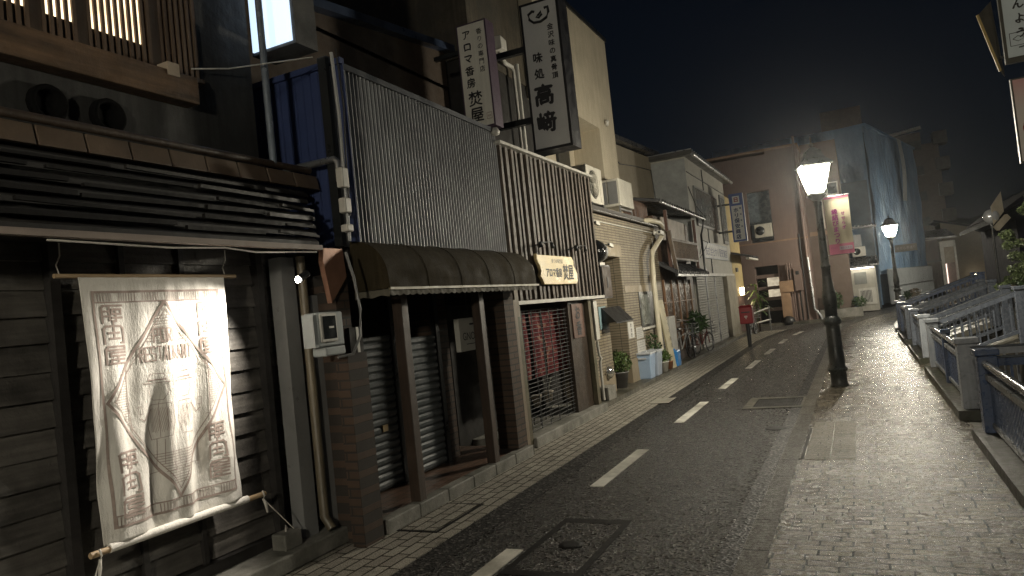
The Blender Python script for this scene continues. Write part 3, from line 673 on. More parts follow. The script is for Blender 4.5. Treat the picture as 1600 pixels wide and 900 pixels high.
mb.box(-3.897, -3.896, 6.85, 7.15, 1.31, 1.318); mb.box(-3.897, -3.896, 6.95, 7.05, 1.52, 1.54); mb.build('lettering', ink, gs)
MB().tube([(-3.93, 6.98, 1.6), (-3.93, 6.98, 2.0)], .008).build('hanger', dark_metal, gs)

# ================================================================== INCENSE SHOP (slatted front)
ar = thing('slatted_shop', 'incense shop with weathered vertical wooden slats over a barred entrance', 'building', (-3.8, 9.2, 0))
MB().box(-8, -3.72, 7.55, 10.9, 1.78, 3.70).build('upper_wall', mat('black_board', (.014, .013, .012), .8), ar)
for i in range(22):
    y = 7.70+i*.148; wd = random.choice((.055, .07, .062))
    mb = MB(); j0 = random.uniform(-.01, .01)
    mb.box(-3.72, -3.655+random.uniform(-.012, .006), y, y+wd, 1.74+random.uniform(-.01, .01), 3.64-.02)
    mb.build('slat', bark_wood, ar)
MB().box(-3.74, -3.61, 7.63, 10.95, 3.625, 3.66).build('top_rail', mat('pale_metal_coping', (.5, .48, .43), .4), ar)
MB().box(-3.74, -3.63, 7.66, 10.95, 1.69, 1.735).build('bottom_rail', mat('pale_metal_coping', (.5, .48, .43), .4), ar)
MB().lathe((-3.66, 7.62, 3.72), [(.01, 0), (.05, .01), (.06, .05), (.035, .09)], 12).build('cap', plastic_white, ar)
MB().box(-3.74, -3.62, 7.60, 7.70, 1.55, 2.25).build('corner_board', mat('pale_wood', (.24, .19, .13), .6, streak='z'), ar)
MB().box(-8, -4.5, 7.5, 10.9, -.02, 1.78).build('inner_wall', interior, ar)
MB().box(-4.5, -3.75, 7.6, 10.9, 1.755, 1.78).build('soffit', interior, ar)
MB().box(-3.80, -3.66, 7.66, 7.80, -.02, 1.70).build('door_post', mat('mossy_post', (.16, .13, .08), .6, streak='z', dirt=(.04, .05, .02)), ar)
MB().box(-3.86, -3.76, 9.62, 10.30, .06, 1.70).build('door_post', dark_wood, ar)
MB().box(-3.80, -3.69, 10.30, 10.42, -.02, 1.72).build('door_post', mat('mossy_post', (.16, .13, .08), .6, streak='z', dirt=(.04, .05, .02)), ar)
MB().box(-4.6, -3.62, 7.8, 10.5, -.04, .09).build('step', concrete, ar, .012)
gr = thing('grille_shutter', 'closed see-through bar shutter across the incense shop entrance', 'grille', (-3.8, 8.7, .1))
gsteel = mat('dull_grille_steel', (.10, .10, .10), .5, metal=.4)
for i in range(29): MB().tube([(-3.80, 7.82, .12+i*.052), (-3.80, 9.62, .12+i*.052)], .0042, 6).build('bar', gsteel, gr)
for y in (8.1, 8.4, 8.7, 9.0, 9.3, 9.55): MB().box(-3.806, -3.794, y, y+.006, .1, 1.60).build('link', gsteel, gr)
nr = thing('doorway_curtain', 'dark red patterned fabric curtain hanging behind the bar shutter', 'curtain', (-4.1, 8.8, 1))
cm, cnt2, cp2 = newmat('red_curtain'); vv = coords(cnt2, 'yzx')
L(cnt2, ramp(cnt2, noise(cnt2, vv, 11, 3, .5), [(.40, (.10, .010, .014)), (.55, (.15, .022, .024)), (.64, (.24, .13, .09))]), cp2.inputs['Base Color']); cp2.inputs['Roughness'].default_value = .9
for k in range(4):
    y0 = 8.16+k*.43
    cloth_grid(.40, .88, 16, 8, lambda u, v, y0=y0, k=k: (-3.93+.02*sin(u*28+k)+.01*sin(v*5), y0+u, .72+v)).build('curtain_panel', cm, nr)
MB().tube([(-3.93, 8.0, 1.61), (-3.93, 9.95, 1.61)], .012).build('rod', dark_wood, nr)
fp = mat('terracotta_pale', (.34, .30, .25), .7)
def stand_pot(x, y, lab):
    s = thing('flower_pot_stand', lab, 'plant pot', (x, y, .1))
    for dx, dy in ((-.05, -.05), (.05, -.05), (0, .06)): MB().tube([(x+dx, y+dy, .09), (x+dx*.8, y+dy*.8, .34)], .007, 5).build('leg', dark_metal, s)
    MB().lathe((x, y, .33), [(.045, 0), (.07, .13), (.078, .135), (.078, .15), (.06, .15)], 14).build('pot', fp, s)
    return s
stand_pot(-4.0, 8.75, 'left pot on a black wire stand behind the bar shutter')
s2 = stand_pot(-4.0, 9.15, 'right pot with a white-flowered twig on a stand behind the bar shutter')
mb = MB()
for i in range(6):
    a = i*1.1; tip = (-4.0+.05*cos(a), 9.15+.09*sin(a), .60+.04*(i % 3)); mb.tube([(-4.0, 9.15, .46), tip], .003, 4); mb.lathe(tip, [(.002, -.01), (.016, 0), (.002, .012)], 6)
mb.build('twig', mat('pale_flower', (.5, .5, .42), .7), s2)
wsb = thing('wooden_sign', 'pale wavy-edged wooden name board mounted on the dark slats', 'sign', (-3.6, 8.6, 2.1))
ol = [(0, .39), (.03, .375), (.62, .375), (1.18, .375), (1.24, .32), (1.23, .25), (1.29, .2), (1.34, .14), (1.33, .04), (1.30, 0), (.7, -.005), (.16, .0), (.12, .06), (.06, .11), (.10, .17), (.07, .24), (.0, .31)]
MB().prism(ol, lambda a, b, t: (t, 8.33+a*1.05, 1.925+b*1.02), -3.645, -3.60).build('board', mat('pale_varnished_wood', (.80, .64, .34), .35, var=.12, scale=2, streak='y', spec=.6), wsb, .006)
mb = MB()
write(mb, '香りの専門店', (-3.597, 9.0, 2.235), Y_, Z_, fit=(.40, .055)); write(mb, 'アロマ香房', (-3.597, 8.86, 2.08), Y_, Z_, fit=(.54, .12), bold=.004)
write(mb, '焚屋', (-3.597, 9.38, 2.09), Y_, Z_, fit=(.38, .21), bold=.005); mb.build('lettering', ink, wsb)
for y in (8.35, 9.6):
    s = thing('sign_lamp', ('left' if y < 9 else 'right')+' unlit black wrought-iron bracket above the wooden name board', 'bracket', (-3.64, y, 2.4))
    MB().tube([(-3.66, y, 2.42), (-3.50, y+.02, 2.45), (-3.48, y+.06, 2.40)], .009, 6).build('arm', dark_metal, s)
    MB().tube([(-3.50, y-.12, 2.44), (-3.50, y+.30, 2.47)], .010, 6).build('crossbar', dark_metal, s)
    for q in (-.1, .27): MB().lathe((-3.49, y+q, 2.41), [(.03, -.03), (.022, .03), (.01, .05)], 10).build('shade', dark_metal, s)
vb = thing('vertical_board', 'small brown vertical board reading incense on the door post', 'sign', (-3.75, 9.95, 1.4))
MB().box(-3.765, -3.74, 9.72, 10.16, 1.14, 1.64).build('board', mat('maroon_board', (.13, .07, .05), .5), vb)
mb = MB(); column(mb, 'お香', (-3.737, 9.94, 1.51), Y_, Z_, .22, .23, bold=.006); mb.build('lettering', ink, vb)

# ------------------------------------------------------------------ two projecting vertical signs
sg_face = mat('projecting_sign_face', (.78, .75, .66), .5, var=.12, scale=2, streak='z')
def vsign(name, label, x0, x1, y0, y1, z0, z1, faceax, side_m, brushes):
    pass
s1 = thing('projecting_sign', 'narrow cream vertical sign with purple side above the corrugated wall', 'sign', (-3.5, 6.6, 3.6))
# faces turned towards the photographer
def sign_slab(parent, P, Rv, wd, z0, z1, dp, face_m, case_m, border):
    Rv = Vector(Rv).normalized(); N = Rv.cross(Z_)  # towards the viewer side
    P = Vector(P); o = lambda a, z, d: P+Rv*a+Z_*z-N*d
    def slab(a0, a1, za, zb, d0, d1, nm, m):
        return MB().hull8([o(a0, za, d0), o(a1, za, d0), o(a1, zb, d0), o(a0, zb, d0)], [o(a0, za, d1), o(a1, za, d1), o(a1, zb, d1), o(a0, zb, d1)]).build(nm, m, parent)
    slab(0, wd, z0, z1, 0, dp, 'case', case_m)
    slab(border, wd-border, z0+border, z1-border, -.004, .001, 'face', face_m)
    return lambda a, z: P+Rv*a+Z_*z+N*.007, Rv
purple = mat('purple_sign_side', (.07, .045, .07), .5); sign_black = mat('black_sign_case', (.012, .012, .014), .4)
# sign 1: cream with purple side; sign 2: grey with black case
P, Rv = sign_slab(s1, (-4.19, 7.9, 0), (1, 0.0, 0), .42, 3.93, 5.27, .22, sg_face, purple, .02)
mb = MB(); column(mb, 'アロマ香房', P(.14, 5.12), Rv, Z_, .13, .152, bold=.003, jitter=.003); column(mb, '焚屋', P(.18, 4.31), Rv, Z_, .20, .205, bold=.004, jitter=.004)
column(mb, '香りの専門店', P(.32, 5.13), Rv, Z_, .08, .095, bold=.001, jitter=.002); mb.build('lettering', ink, s1)
q = P(.35, 4.06); mb = MB()
for a, b, c, d in ((-.035, .035, -.04, -.036), (-.035, .035, .036, .04), (-.035, -.031, -.04, .04), (.031, .035, -.04, .04)): mb.box(q.x+a, q.x+b, q.y-.001, q.y, q.z+c, q.z+d)
write(mb, '香房', q, Rv, Z_, fit=(.045, .022)); mb.build('seal_mark', mat('faded_red_seal', (.25, .10, .07), .7), s1)
MB().box(-4.6, -4.15, 7.98, 8.04, 4.1, 4.15).build('bracket', dark_metal, s1); MB().box(-4.6, -4.15, 7.98, 8.04, 4.95, 5.0).build('bracket', dark_metal, s1)
s2g = thing('projecting_sign', 'large grey vertical sign in a black case with a bowl emblem on top', 'sign', (-3.5, 9.1, 3.8))
P, Rv = sign_slab(s2g, (-3.76, 9.0, 0), (1, 0, 0), .57, 3.75, 5.80, .34, mat('grey_sign_face', (.62, .62, .60), .45, var=.15, scale=1.5), sign_black, .035)
mb = MB(); column(mb, '味処', P(.20, 5.02), Rv, Z_, .15, .22, bold=.005, jitter=.004); column(mb, '高﨑', P(.235, 4.50), Rv, Z_, .30, .37, bold=.012, jitter=.006)
column(mb, '金沢味の真骨頂', P(.425, 5.40), Rv, Z_, .092, .112, bold=.003); mb.build('lettering', ink, s2g)
c0 = P(.27, 5.58); em = MB()
def brush(pts, r):
    em.tube([(c0.x+a, c0.y-.002, c0.z+b) for a, b in pts], r, 6)
brush([(.10, .085), (.15, .09), (.155, .02), (.12, -.05), (.03, -.085), (-.07, -.075), (-.13, -.02), (-.14, .05), (-.08, .085), (-.05, .07)], .019)
brush([(0, .01), (.05, .05), (.055, .01), (.01, -.025), (-.025, -.01), (0, .02)], .015); em.build('emblem', ink, s2g)
MB().box(-4.6, -3.72, 9.12, 9.2, 5.2, 5.28).build('bracket', dark_metal, s2g); MB().box(-4.6, -3.72, 9.12, 9.2, 4.2, 4.28).build('bracket', dark_metal, s2g)

# dark building behind and stained concrete tower
db = thing('back_building', 'dark brown unlit building with low roof behind the corrugated wall', 'building', (-6, 7, 0))
MB().box(-10, -5.0, 4.9, 9.0, 3.5, 4.95).build('wall', mat('dark_brown_render', (.05, .033, .02), .8, var=.4), db)
MB().hull8([(-10, 4.8, 5.4), (-4.85, 4.8, 4.93), (-4.85, 4.8, 5.03), (-10, 4.8, 5.5)], [(-10, 9.05, 5.9), (-4.85, 9.05, 5.45), (-4.85, 9.05, 5.55), (-10, 9.05, 6.0)]).build('roof', mat('dark_blue_roof', (.03, .045, .08), .35), db)
MB().hull8([(-10, 4.9, 4.9), (-5.0, 4.9, 4.9), (-5, 4.9, 4.95), (-10, 4.9, 5.4)], [(-10, 9.0, 4.9), (-5.0, 9.0, 4.9), (-5, 9.0, 5.46), (-10, 9.0, 5.9)]).build('gable', mat('dark_brown_render', (.11, .065, .03), .8, var=.4), db)
tw = thing('concrete_tower', 'stained grey-brown concrete tower block between the two projecting signs', 'building', (-5.2, 9.8, 0))
MB().box(-8, -4.6, 9.05, 11.2, 5.35, 9).build('wall', mat('stained_concrete', (.12, .10, .07), .75, var=.45, scale=1.6, streak='z', dirt=(.05, .045, .035), bmp=.004), tw)
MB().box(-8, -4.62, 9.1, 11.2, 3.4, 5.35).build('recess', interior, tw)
cd_ = thing('conduit', 'cream plastic conduit with a small vent hood beside the grey sign', 'pipe', (-4.5, 10.3, 3.5))
MB().hull8([(-4.60, 9.70, 5.56), (-4.40, 9.70, 5.58), (-4.40, 9.70, 5.78), (-4.60, 9.70, 5.80)], [(-4.58, 9.96, 5.60), (-4.43, 9.96, 5.62), (-4.43, 9.96, 5.78), (-4.58, 9.96, 5.80)]).build('hood', plastic_white, cd_, .01)
MB().tube([(-4.5, 9.84, 5.6), (-4.5, 9.86, 5.50), (-4.5, 9.98, 5.45), (-4.5, 10.22, 5.45), (-4.5, 10.3, 5.38), (-4.5, 10.3, 3.5)], .035, 10).build('pipe', plastic_white, cd_)
tag(MB().tube([(-4.1, 9.5, 5.2), (-4.1, 9.5, 3.5)], .03, 10).build('downpipe', plastic_white), 'cream downpipe hidden in part behind the large grey sign', 'downpipe')

# cream building with recessed windows
cr = thing('cream_building', 'tall cream stucco building with a deep recessed window bay above the air conditioners', 'building', (-6, 13, 0))
CX = -4.35
mb = MB(); mb.box(-9, CX, 13.95, 15.0, 3.2, 7.25); mb.box(-9, CX, 11.0, 13.95, 5.15, 7.25); mb.box(-9, CX-.6, 10.9, 13.95, 3.2, 5.15)
mb.build('wall', cream, cr); MB().box(-9, CX+.03, 10.9, 15.04, 7.25, 7.33).build('parapet_cap', dark_metal, cr)
wn = MB(); wn.box(CX-.6, CX-.57, 12.9, 13.6, 3.5, 4.75); wn.build('window', dark_metal, cr)
MB().box(CX-.572, CX-.565, 12.95, 13.55, 3.55, 4.70).build('pane', glass_dark, cr.children[-1])
w2 = MB().box(CX-.6, CX-.57, 11.5, 12.3, 3.5, 4.75).build('window', dark_metal, cr); MB().box(CX-.572, CX-.565, 11.55, 12.25, 3.55, 4.70).build('pane', glass_dark, w2)
MB().lathe((CX+.05, 14.35, 5.35), [(.03, -.08), (.055, 0), (.02, .05)], 8).build('vent', plastic_white, cr)

# air conditioners
def ac_unit(loc, label, face='x', rz=0, wd=.80, ht=.60, dp=.30, group='air conditioner outdoor units'):
    t = thing('air_conditioner', label, 'air conditioner', loc, group)
    x, y, z = loc
    MB().box(x-dp, x, y, y+wd, z+.06, z+.06+ht).build('case', ac_white, t, .015)
    g = MB()
    for k in range(8): g.lathe((x+.008, y+wd*.40, z+.06+ht*.5), [(.03*k+.02, 0), (.03*k+.026, .004), (.03*k+.026, 0)], 24, 'x')
    for k in range(8):
        a = pi*k/8; g.bar((x+.012, y+wd*.40-.25*cos(a), z+.06+ht*.5-.25*sin(a)), (x+.012, y+wd*.40+.25*cos(a), z+.06+ht*.5+.25*sin(a)), .006)
    MB().lathe((x+.001, y+wd*.40, z+.06+ht*.5), [(.255, 0), (.255, .003)], 28, 'x').build('fan_opening', black_paint, t)
    g.build('fan_grille', ac_white, t)
    for yy in (y+.08, y+wd-.14): MB().box(x-dp-.02, x+.02, yy, yy+.06, z, z+.06).build('foot', dark_metal, t)
    MB().box(x+.001, x+.006, y+wd*.80, y+wd*.97, z+.1, z+.5).build('side_panel', ac_white, t)
    s = MB()
    for k in range(9): s.box(x-dp+.03, x-.03, y-.006, y-.001, z+.12+k*.055, z+.145+k*.055)
    s.build('side_louvre', grey_metal, t)
    return t
ac_unit((-3.98, 11.75, 3.32), 'air conditioner unit with round fan just behind the end of the slatted wall', ht=.66, wd=.82)
a2 = thing('air_conditioner', 'cream boxy outdoor unit on a metal stand on the tiled shop roof', 'air conditioner', (-4.15, 14.4, 3.3), 'air conditioner outdoor units')
MB().box(-4.52, -4.02, 13.75, 14.7, 3.50, 4.05).build('case', ac_white, a2, .012)
MB().box(-4.48, -4.28, 13.738, 13.748, 3.55, 4.00).build('intake_panel', grey_metal, a2); MB().box(-4.25, -4.06, 13.738, 13.748, 3.55, 4.00).build('intake_panel', grey_metal, a2)
mb = MB()
for yy in (13.8, 14.62):
    for xx in (-4.48, -4.06): mb.bar((xx, yy, 3.28), (xx, yy, 3.5), .025)
mb.bar((-4.48, 13.8, 3.45), (-4.06, 13.8, 3.3), .02); mb.bar((-4.06, 13.8, 3.44), (-4.06, 14.62, 3.44), .03); mb.build('stand', grey_metal, a2)
tag(MB().box(-4.62, -4.56, 13.3, 13.6, 3.35, 3.95).build('roof_duct_box', mat('dark_blue_box', (.04, .05, .07), .4), None, .01), 'dark blue metal box beside the boxy outdoor unit', 'box')

# ================================================================== TILED SHOP
TX = -4.0
tl = thing('tiled_shop', 'single-storey shop clad in narrow beige tiles with a recessed doorway', 'building', (-5, 13.5, 0))
tile = brick('beige_border_tile', 'yzx', .23, .050, (.27, .225, .155), (.22, .18, .12), (.06, .05, .035), .006, rough=.6, bmp=.006, off=0, spec=.6, var=.25)
tilex = brick('beige_border_tile_x', 'xzy', .23, .050, (.27, .225, .155), (.22, .18, .12), (.06, .05, .035), .006, rough=.6, bmp=.006, off=0, spec=.6, var=.25)
plain = mat('beige_band', (.25, .205, .14), .55, var=.15)
mb = MB(); mb.box(-8, TX, 10.95, 12.15, .38, 3.22); mb.box(-8, TX, 12.15, 13.2, 2.62, 3.22); mb.box(-8, TX, 13.2, 16.2, .48, 3.22); mb.build('tiled_wall', tile, tl)
MB().box(-8, TX-.55, 12.15, 13.2, 0, 2.62).build('doorway_back', tile, tl)
MB().box(TX-.549, TX-.004, 13.185, 13.199, .48, 2.62).build('doorway_side', tilex, tl)
MB().box(TX-.35, TX+.012, 11.9, 13.32, 2.45, 2.66).build('lintel', plain, tl)
MB().box(-8, TX+.012, 13.19, 16.2, -.03, .48).build('plinth', plain, tl); MB().box(-8, TX+.012, 10.95, 12.15, -.03, .38).build('plinth', plain, tl)
MB().box(TX-.3, TX+.01, 13.3, 16.1, 1.76, 1.9).build('window_head', plain, tl)
MB().box(-8, TX+.10, 10.9, 16.3, 3.22, 3.30).build('roof_edge', mat('dark_gutter', (.07, .065, .06), .35), tl)
MB().tube([(TX+.10, 10.9, 3.22), (TX+.10, 16.2, 3.20)], .03).build('gutter', mat('dark_gutter', (.07, .065, .06), .35), tl)
MB().tube([(TX+.03, 11.0, 3.05), (TX+.03, 15.9, 3.05)], .012, 6).build('light_strip', plastic_white, tl)
for z in (1.05, 2.3): MB().box(TX-.545, TX-.54, 12.2, 13.15, z, z+.004).build('door_joint', ink, tl)
MB().box(TX-.548, TX-.542, 12.62, 12.63, .1, 2.4).build('door_joint', ink, tl)
wi = MB().box(TX-.02, TX+.015, 14.2, 15.35, 1.03, 1.76).build('window', dark_metal, tl)
MB().box(TX+.016, TX+.019, 14.26, 14.95, 1.08, 1.70).build('pane', mat('reflecting_pane', (.20, .22, .21), .12, var=.7, scale=5, spec=.8), wi)
MB().box(TX+.0, TX+.05, 14.15, 15.4, .985, 1.03).build('sill', plastic_white, wi)
paper = mat('paper_notice', (.50, .49, .46), .7, var=.2, scale=12)
for y0, y1, z0, z1, lab in ((13.75, 14.25, .83, 1.06, 'upper'), (13.72, 14.3, .50, .80, 'lower')):
    n = thing('notice', lab+' paper notice stuck to the beige tiles under the shop window', 'notice', (TX, y0, z0))
    MB().box(TX+.002, TX+.008, y0, y1, z0, z1).build('sheet', paper, n)
    mb = MB()
    for k in range(5): mb.box(TX+.009, TX+.010, y0+.06, y1-.08-.05*(k % 2), z1-.05-k*(z1-z0)*.16, z1-.042-k*(z1-z0)*.16)
    mb.build('print', mat('faint_print', (.25, .24, .24), .7), n)
MB().box(-4.7, -3.72, 10.6, 27.4, -.05, .05).build('frontage_kerb', concrete_dark)['kind'] = 'structure'
bx = thing('wooden_box', 'black and brown wooden box fixed to the shop end wall under the drum', 'box', (-3.8, 11, 1.7))
MB().box(-3.98, -3.66, 10.98, 11.45, 1.68, 2.22).build('body', black_paint, bx); MB().box(-3.66, -3.645, 11.0, 11.43, 1.70, 2.20).build('front', post_wood, bx); MB().box(-3.644, -3.64, 11.2, 11.26, 1.85, 2.02).build('slot', ink, bx)
dm = thing('black_drum', 'black curved metal drum mounted above the wooden box', 'lantern', (-3.8, 11.2, 2.3))
MB().lathe((-3.80, 11.05, 2.46), [(.19, 0), (.20, .01), (.20, .17), (.19, .18)], 26, 'y').build('band', mat('gloss_black', (.015, .015, .015), .12, spec=.8), dm)
MB().lathe((-3.80, 11.24, 2.46), [(.17, 0), (.17, .16)], 26, 'y').build('band', grey_metal, dm)
MB().box(-3.95, -3.70, 11.1, 11.35, 2.23, 2.27).build('bracket', plastic_white, dm)
def cam_unit(x, y, z, lab, s=1):
    t = thing('security_camera', lab, 'camera', (x, y, z))
    MB().lathe((x-.08, y, z), [(.035*s, 0), (.035*s, .02), (.018*s, .03), (.018*s, .09)], 12, 'x').build('mount', plastic_white, t)
    MB().hull8([(x, y-.03*s, z-.03*s), (x+.06*s, y-.03*s, z-.03*s), (x+.06*s, y-.03*s, z+.03*s), (x, y-.03*s, z+.03*s)], [(x+.01, y+.14*s, z-.05*s), (x+.07*s, y+.14*s, z-.05*s), (x+.07*s, y+.14*s, z+.01), (x+.01, y+.14*s, z+.01)]).build('body', plastic_white, t, .006)
    MB().lathe((x+.035*s, y-.03*s, z), [(.018*s, -.006), (.022*s, .002)], 10, 'y').build('lens', ink, t)
cam_unit(-3.90, 11.6, 2.98, 'white security camera beside the junction box high on the tiled wall'); cam_unit(-3.86, 12.1, 2.62, 'small camera pointing from the lintel over the tiled doorway'); cam_unit(-3.86, 15.8, 3.05, 'grey camera under the gutter next to the fat pipe', 1.5)
jb = thing('junction_box', 'beige junction box with cables near the top of the tiled wall', 'box', (-3.95, 11.1, 2.95))
MB().box(-3.99, -3.86, 11.02, 11.36, 2.93, 3.13).build('box', mat('beige_box', (.48, .42, .30), .5), jb, .01)
MB().tube([(-3.93, 11.2, 2.93), (-3.92, 11.22, 2.80), (-3.92, 11.26, 2.86), (-3.92, 11.3, 2.93)], .008, 5).build('cable', ink, jb); MB().tube([(-3.96, 11.1, 2.93), (-3.96, 11.1, 2.3)], .012).build('cable', plastic_white, jb)
wc = thing('door_post_cladding', 'cream metal strips and conduit at the edge of the tiled pier', 'conduit', (-3.8, 10.9, 0))
MB().box(-3.86, -3.72, 10.62, 10.78, 1.05, 1.66).build('strip', plastic_white, wc); MB().tube([(-3.74, 10.66, 1.03), (-3.74, 10.70, .8), (-3.72, 10.72, .75), (-3.74, 10.70, .7), (-3.74, 10.70, .10)], .022).build('conduit', plastic_white, wc)
MB().lathe((-3.80, 10.72, 1.6), [(.03, -.05), (.045, 0), (.02, .05)], 10).build('clip', dark_metal, wc)
pq = thing('plaque', 'small pale blue name plaque on the tiled pier', 'plaque', (-4, 11.5, 1.3))
MB().box(TX+.003, TX+.012, 11.62, 12.0, 1.16, 1.55).build('plate', mat('pale_blue_plate', (.22, .33, .36), .5), pq); mb = MB(); column(mb, '献上', (TX+.013, 11.81, 1.43), Y_, Z_, .12, .15); mb.build('lettering', ink, pq)
cb = thing('shop_canopy', 'small black cloth canopy over the recessed doorway with a hanging white plate', 'canopy', (-3.85, 12.3, 1.3))
MB().hull8([(-3.98, 11.75, 1.50), (-3.97, 12.75, 1.50), (-3.97, 12.75, 1.53), (-3.98, 11.75, 1.53)], [(-3.72, 11.70, 1.24), (-3.72, 12.72, 1.24), (-3.72, 12.72, 1.26), (-3.72, 11.70, 1.26)]).build('cloth', black_paint, cb)
MB().add([(-3.98, 12.75, 1.53), (-3.72, 12.72, 1.26), (-3.98, 12.75, 1.26)], [(0, 1, 2)]).build('gable', black_paint, cb)
MB().add([(-3.98, 11.74, 1.53), (-3.72, 11.70, 1.26), (-3.98, 11.74, 1.26)], [(0, 1, 2)]).build('gable', black_paint, cb)
hp = thing('hanging_plate', 'white hanging plate with handwritten characters under the black canopy', 'sign', (-3.8, 12.6, 1))
MB().box(-3.74, -3.73, 12.36, 12.72, .93, 1.22).build('plate', paper, hp); mb = MB(); column(mb, 'かせぎ', (-3.727, 12.54, 1.165), Y_, Z_, .085, .09, bold=.003); mb.build('lettering', ink, hp)
mt2 = thing('exhaust_hood', 'shiny silver round vent hood low on the tiled pier', 'vent', (-3.95, 11.5, .5))
MB().lathe((TX, 11.75, .42), [(.12, 0), (.12, .03), (.095, .08), (.05, .115), (.005, .125)], 20, 'x').build('hood', mat('shiny_steel', (.7, .68, .62), .15, metal=.9, var=.1), mt2)
fb = thing('concrete_block', 'square concrete footing block at the foot of the door post', 'block', (-3.85, 11.1, 0))
MB().box(-3.98, -3.74, 10.95, 11.35, .04, .26).build('block', concrete, fb, .012)
duct = tag(MB().tube([(-3.98, 14.9, 3.24), (-3.85, 15.1, 3.27), (-3.83, 15.9, 3.28), (-3.83, 16.2, 3.22), (-3.83, 16.28, 3.10), (-3.84, 16.1, 2.98), (-3.85, 15.6, 2.78), (-3.86, 15.2, 2.60), (-3.86, 15.05, 2.4), (-3.86, 15.0, 1.9), (-3.86, 15.0, .06)], .055, 14).build('insulated_pipe', mat('cream_pipe_cover', (.55, .50, .38), .4, var=.15)), 'fat cream pipe cover bending down the right edge of the tiled wall', 'pipe')

# ------------------------------------------------------------------ pots, bins, boards
def leaves(mb, c, r, n, size, seed=1, squash=1., elong=1.6):
    rd = random.Random(seed)
    for _ in range(n):
        a = rd.uniform(0, 2*pi); u = rd.uniform(-1, 1); k = r*(rd.random()**.35); q = sqrt(1-u*u)
        p = Vector(c)+Vector((k*q*cos(a), k*q*sin(a), k*u*squash))
        d = Vector((rd.uniform(-1, 1), rd.uniform(-1, 1), rd.uniform(-.6, 1))).normalized(); s_ = d.cross(Vector((rd.uniform(-1, 1), rd.uniform(-1, 1), rd.uniform(-1, 1)))).normalized()
        l = size*rd.uniform(.6, 1.3); mb.add([p-d*l*elong*.5, p+s_*l*.35, p+d*l*elong*.5, p-s_*l*.35], [(0, 1, 2, 3)])
    return mb
def leafmat(name, col):
    if name in MATS: return MATS[name]
    m, nt, p = newmat(name); L(nt, ramp(nt, noise(nt, coords(nt), 14, 3), [(.3, mul(col, .5)), (.7, mul(col, 1.5))]), p.inputs['Base Color']); p.inputs['Roughness'].default_value = .45
    MATS[name] = m; return m
leaf_g = leafmat('bright_leaf', (.07, .115, .03)); leaf_d = leafmat('dark_leaf', (.04, .075, .025)); leaf_y = leafmat('yellow_green_leaf', (.05, .068, .025))
def potted(loc, label, pr, ph, col, lr, n, lsz, lm, seed=1, lz=0, squash=.9):
    t = thing('potted_plant', label, 'potted plant', loc); x, y, z = loc
    MB().lathe((x, y, z), [(pr*.72, 0), (pr, ph*.92), (pr*1.08, ph*.93), (pr*1.08, ph), (pr*.9, ph), (pr*.88, ph*.9)], 20).build('pot', col, t)
    mb = MB(); st = MB()
    for i in range(7):
        a = i*.9; st.tube([(x, y, z+ph*.9), (x+.5*lr*cos(a), y+.5*lr*sin(a), z+ph+lr*.8+lz)], .006, 4)
    st.build('stem', dark_wood, t); leaves(mb, (x, y, z+ph+lr*.75+lz), lr, n, lsz, seed, squash); mb.build('foliage', lm, t); return t
potted((-4.05, 12.55, .04), 'leafy green plant in a grey pot in front of the tiled doorway', .17, .30, mat('grey_pot', (.16, .155, .15), .5), .25, 1500, .032, leaf_g, 3, -.02)
potted((-3.84, 14.95, .04), 'green plant in a white pot to the right of the two bins', .12, .22, plastic_white, .16, 260, .05, leaf_g, 5)
potted((-3.84, 15.42, .04), 'small plant in a terracotta pot beside the white pot', .10, .18, mat('terracotta', (.30, .13, .06), .7), .09, 80, .04, leaf_d, 6)
potted((-3.97, 14.55, .04), 'tall dark leafy shrub behind the second bin', .1, .2, dark_metal, .26, 300, .06, leaf_d, 8, .12, 1.3)
def bin_(x, y, lab, col):
    t = thing('rubbish_bin', lab, 'bin', (x, y, .04), 'lidded bins by the tiled shop'); w1, w2, d1, d2, h = .13, .165, .16, .20, .48
    q = lambda a, b, z: [(x-a, y-b, z), (x+a, y-b, z), (x+a, y+b, z), (x-a, y+b, z)]
    MB().hull8(q(w1, d1, .05), q(w2, d2, .05+h)).build('body', col, t, .015)
    MB().hull8(q(w2+.02, d2+.02, .05+h), q(w2+.012, d2+.012, .05+h+.035)).build('lid', mat('grey_lid', (.42, .44, .47), .45), t, .01)
    MB().box(x-.05, x+.05, y-.02, y+.02, .05+h+.036, .05+h+.055).build('handle', mat('grey_lid', (.42, .44, .47), .45), t, .006)
    mb = MB(); write(mb, 'Clean', (x+w2+.001-.01, y-.05, .47), Y_, Z_, fit=(.14, .035)); mb.build('lettering', ink, t)
    MB().box(x-.08, x+.08, y-d2-.012, y-d2+.005, .44, .47).build('grip', mat('grey_lid', (.42, .44, .47), .45), t)
bin_(-3.90, 13.82, 'pale blue lidded bin nearest the tiled doorway', mat('pale_blue_plastic', (.30, .40, .55), .4, var=.12)); bin_(-3.88, 14.30, 'grey-blue lidded bin on the right of the pale blue bin', mat('grey_blue_plastic', (.32, .37, .45), .4, var=.12))
jc = thing('blue_container', 'bright blue plastic container standing on the kerb by the bicycles', 'container', (-3.80, 15.95, .04))
MB().box(-3.92, -3.72, 15.8, 16.12, .05, .40).build('body', mat('bright_blue_plastic', (.04, .22, .55), .35, var=.12), jc, .02); MB().lathe((-3.82, 15.9, .40), [(.04, 0), (.04, .04)], 12).build('cap', mat('bright_blue_plastic', (.04, .22, .55), .35, var=.12), jc)
lbd = thing('leaning_board', 'narrow cream notice board leaning by the fat pipe', 'board', (-3.86, 15.6, 0))
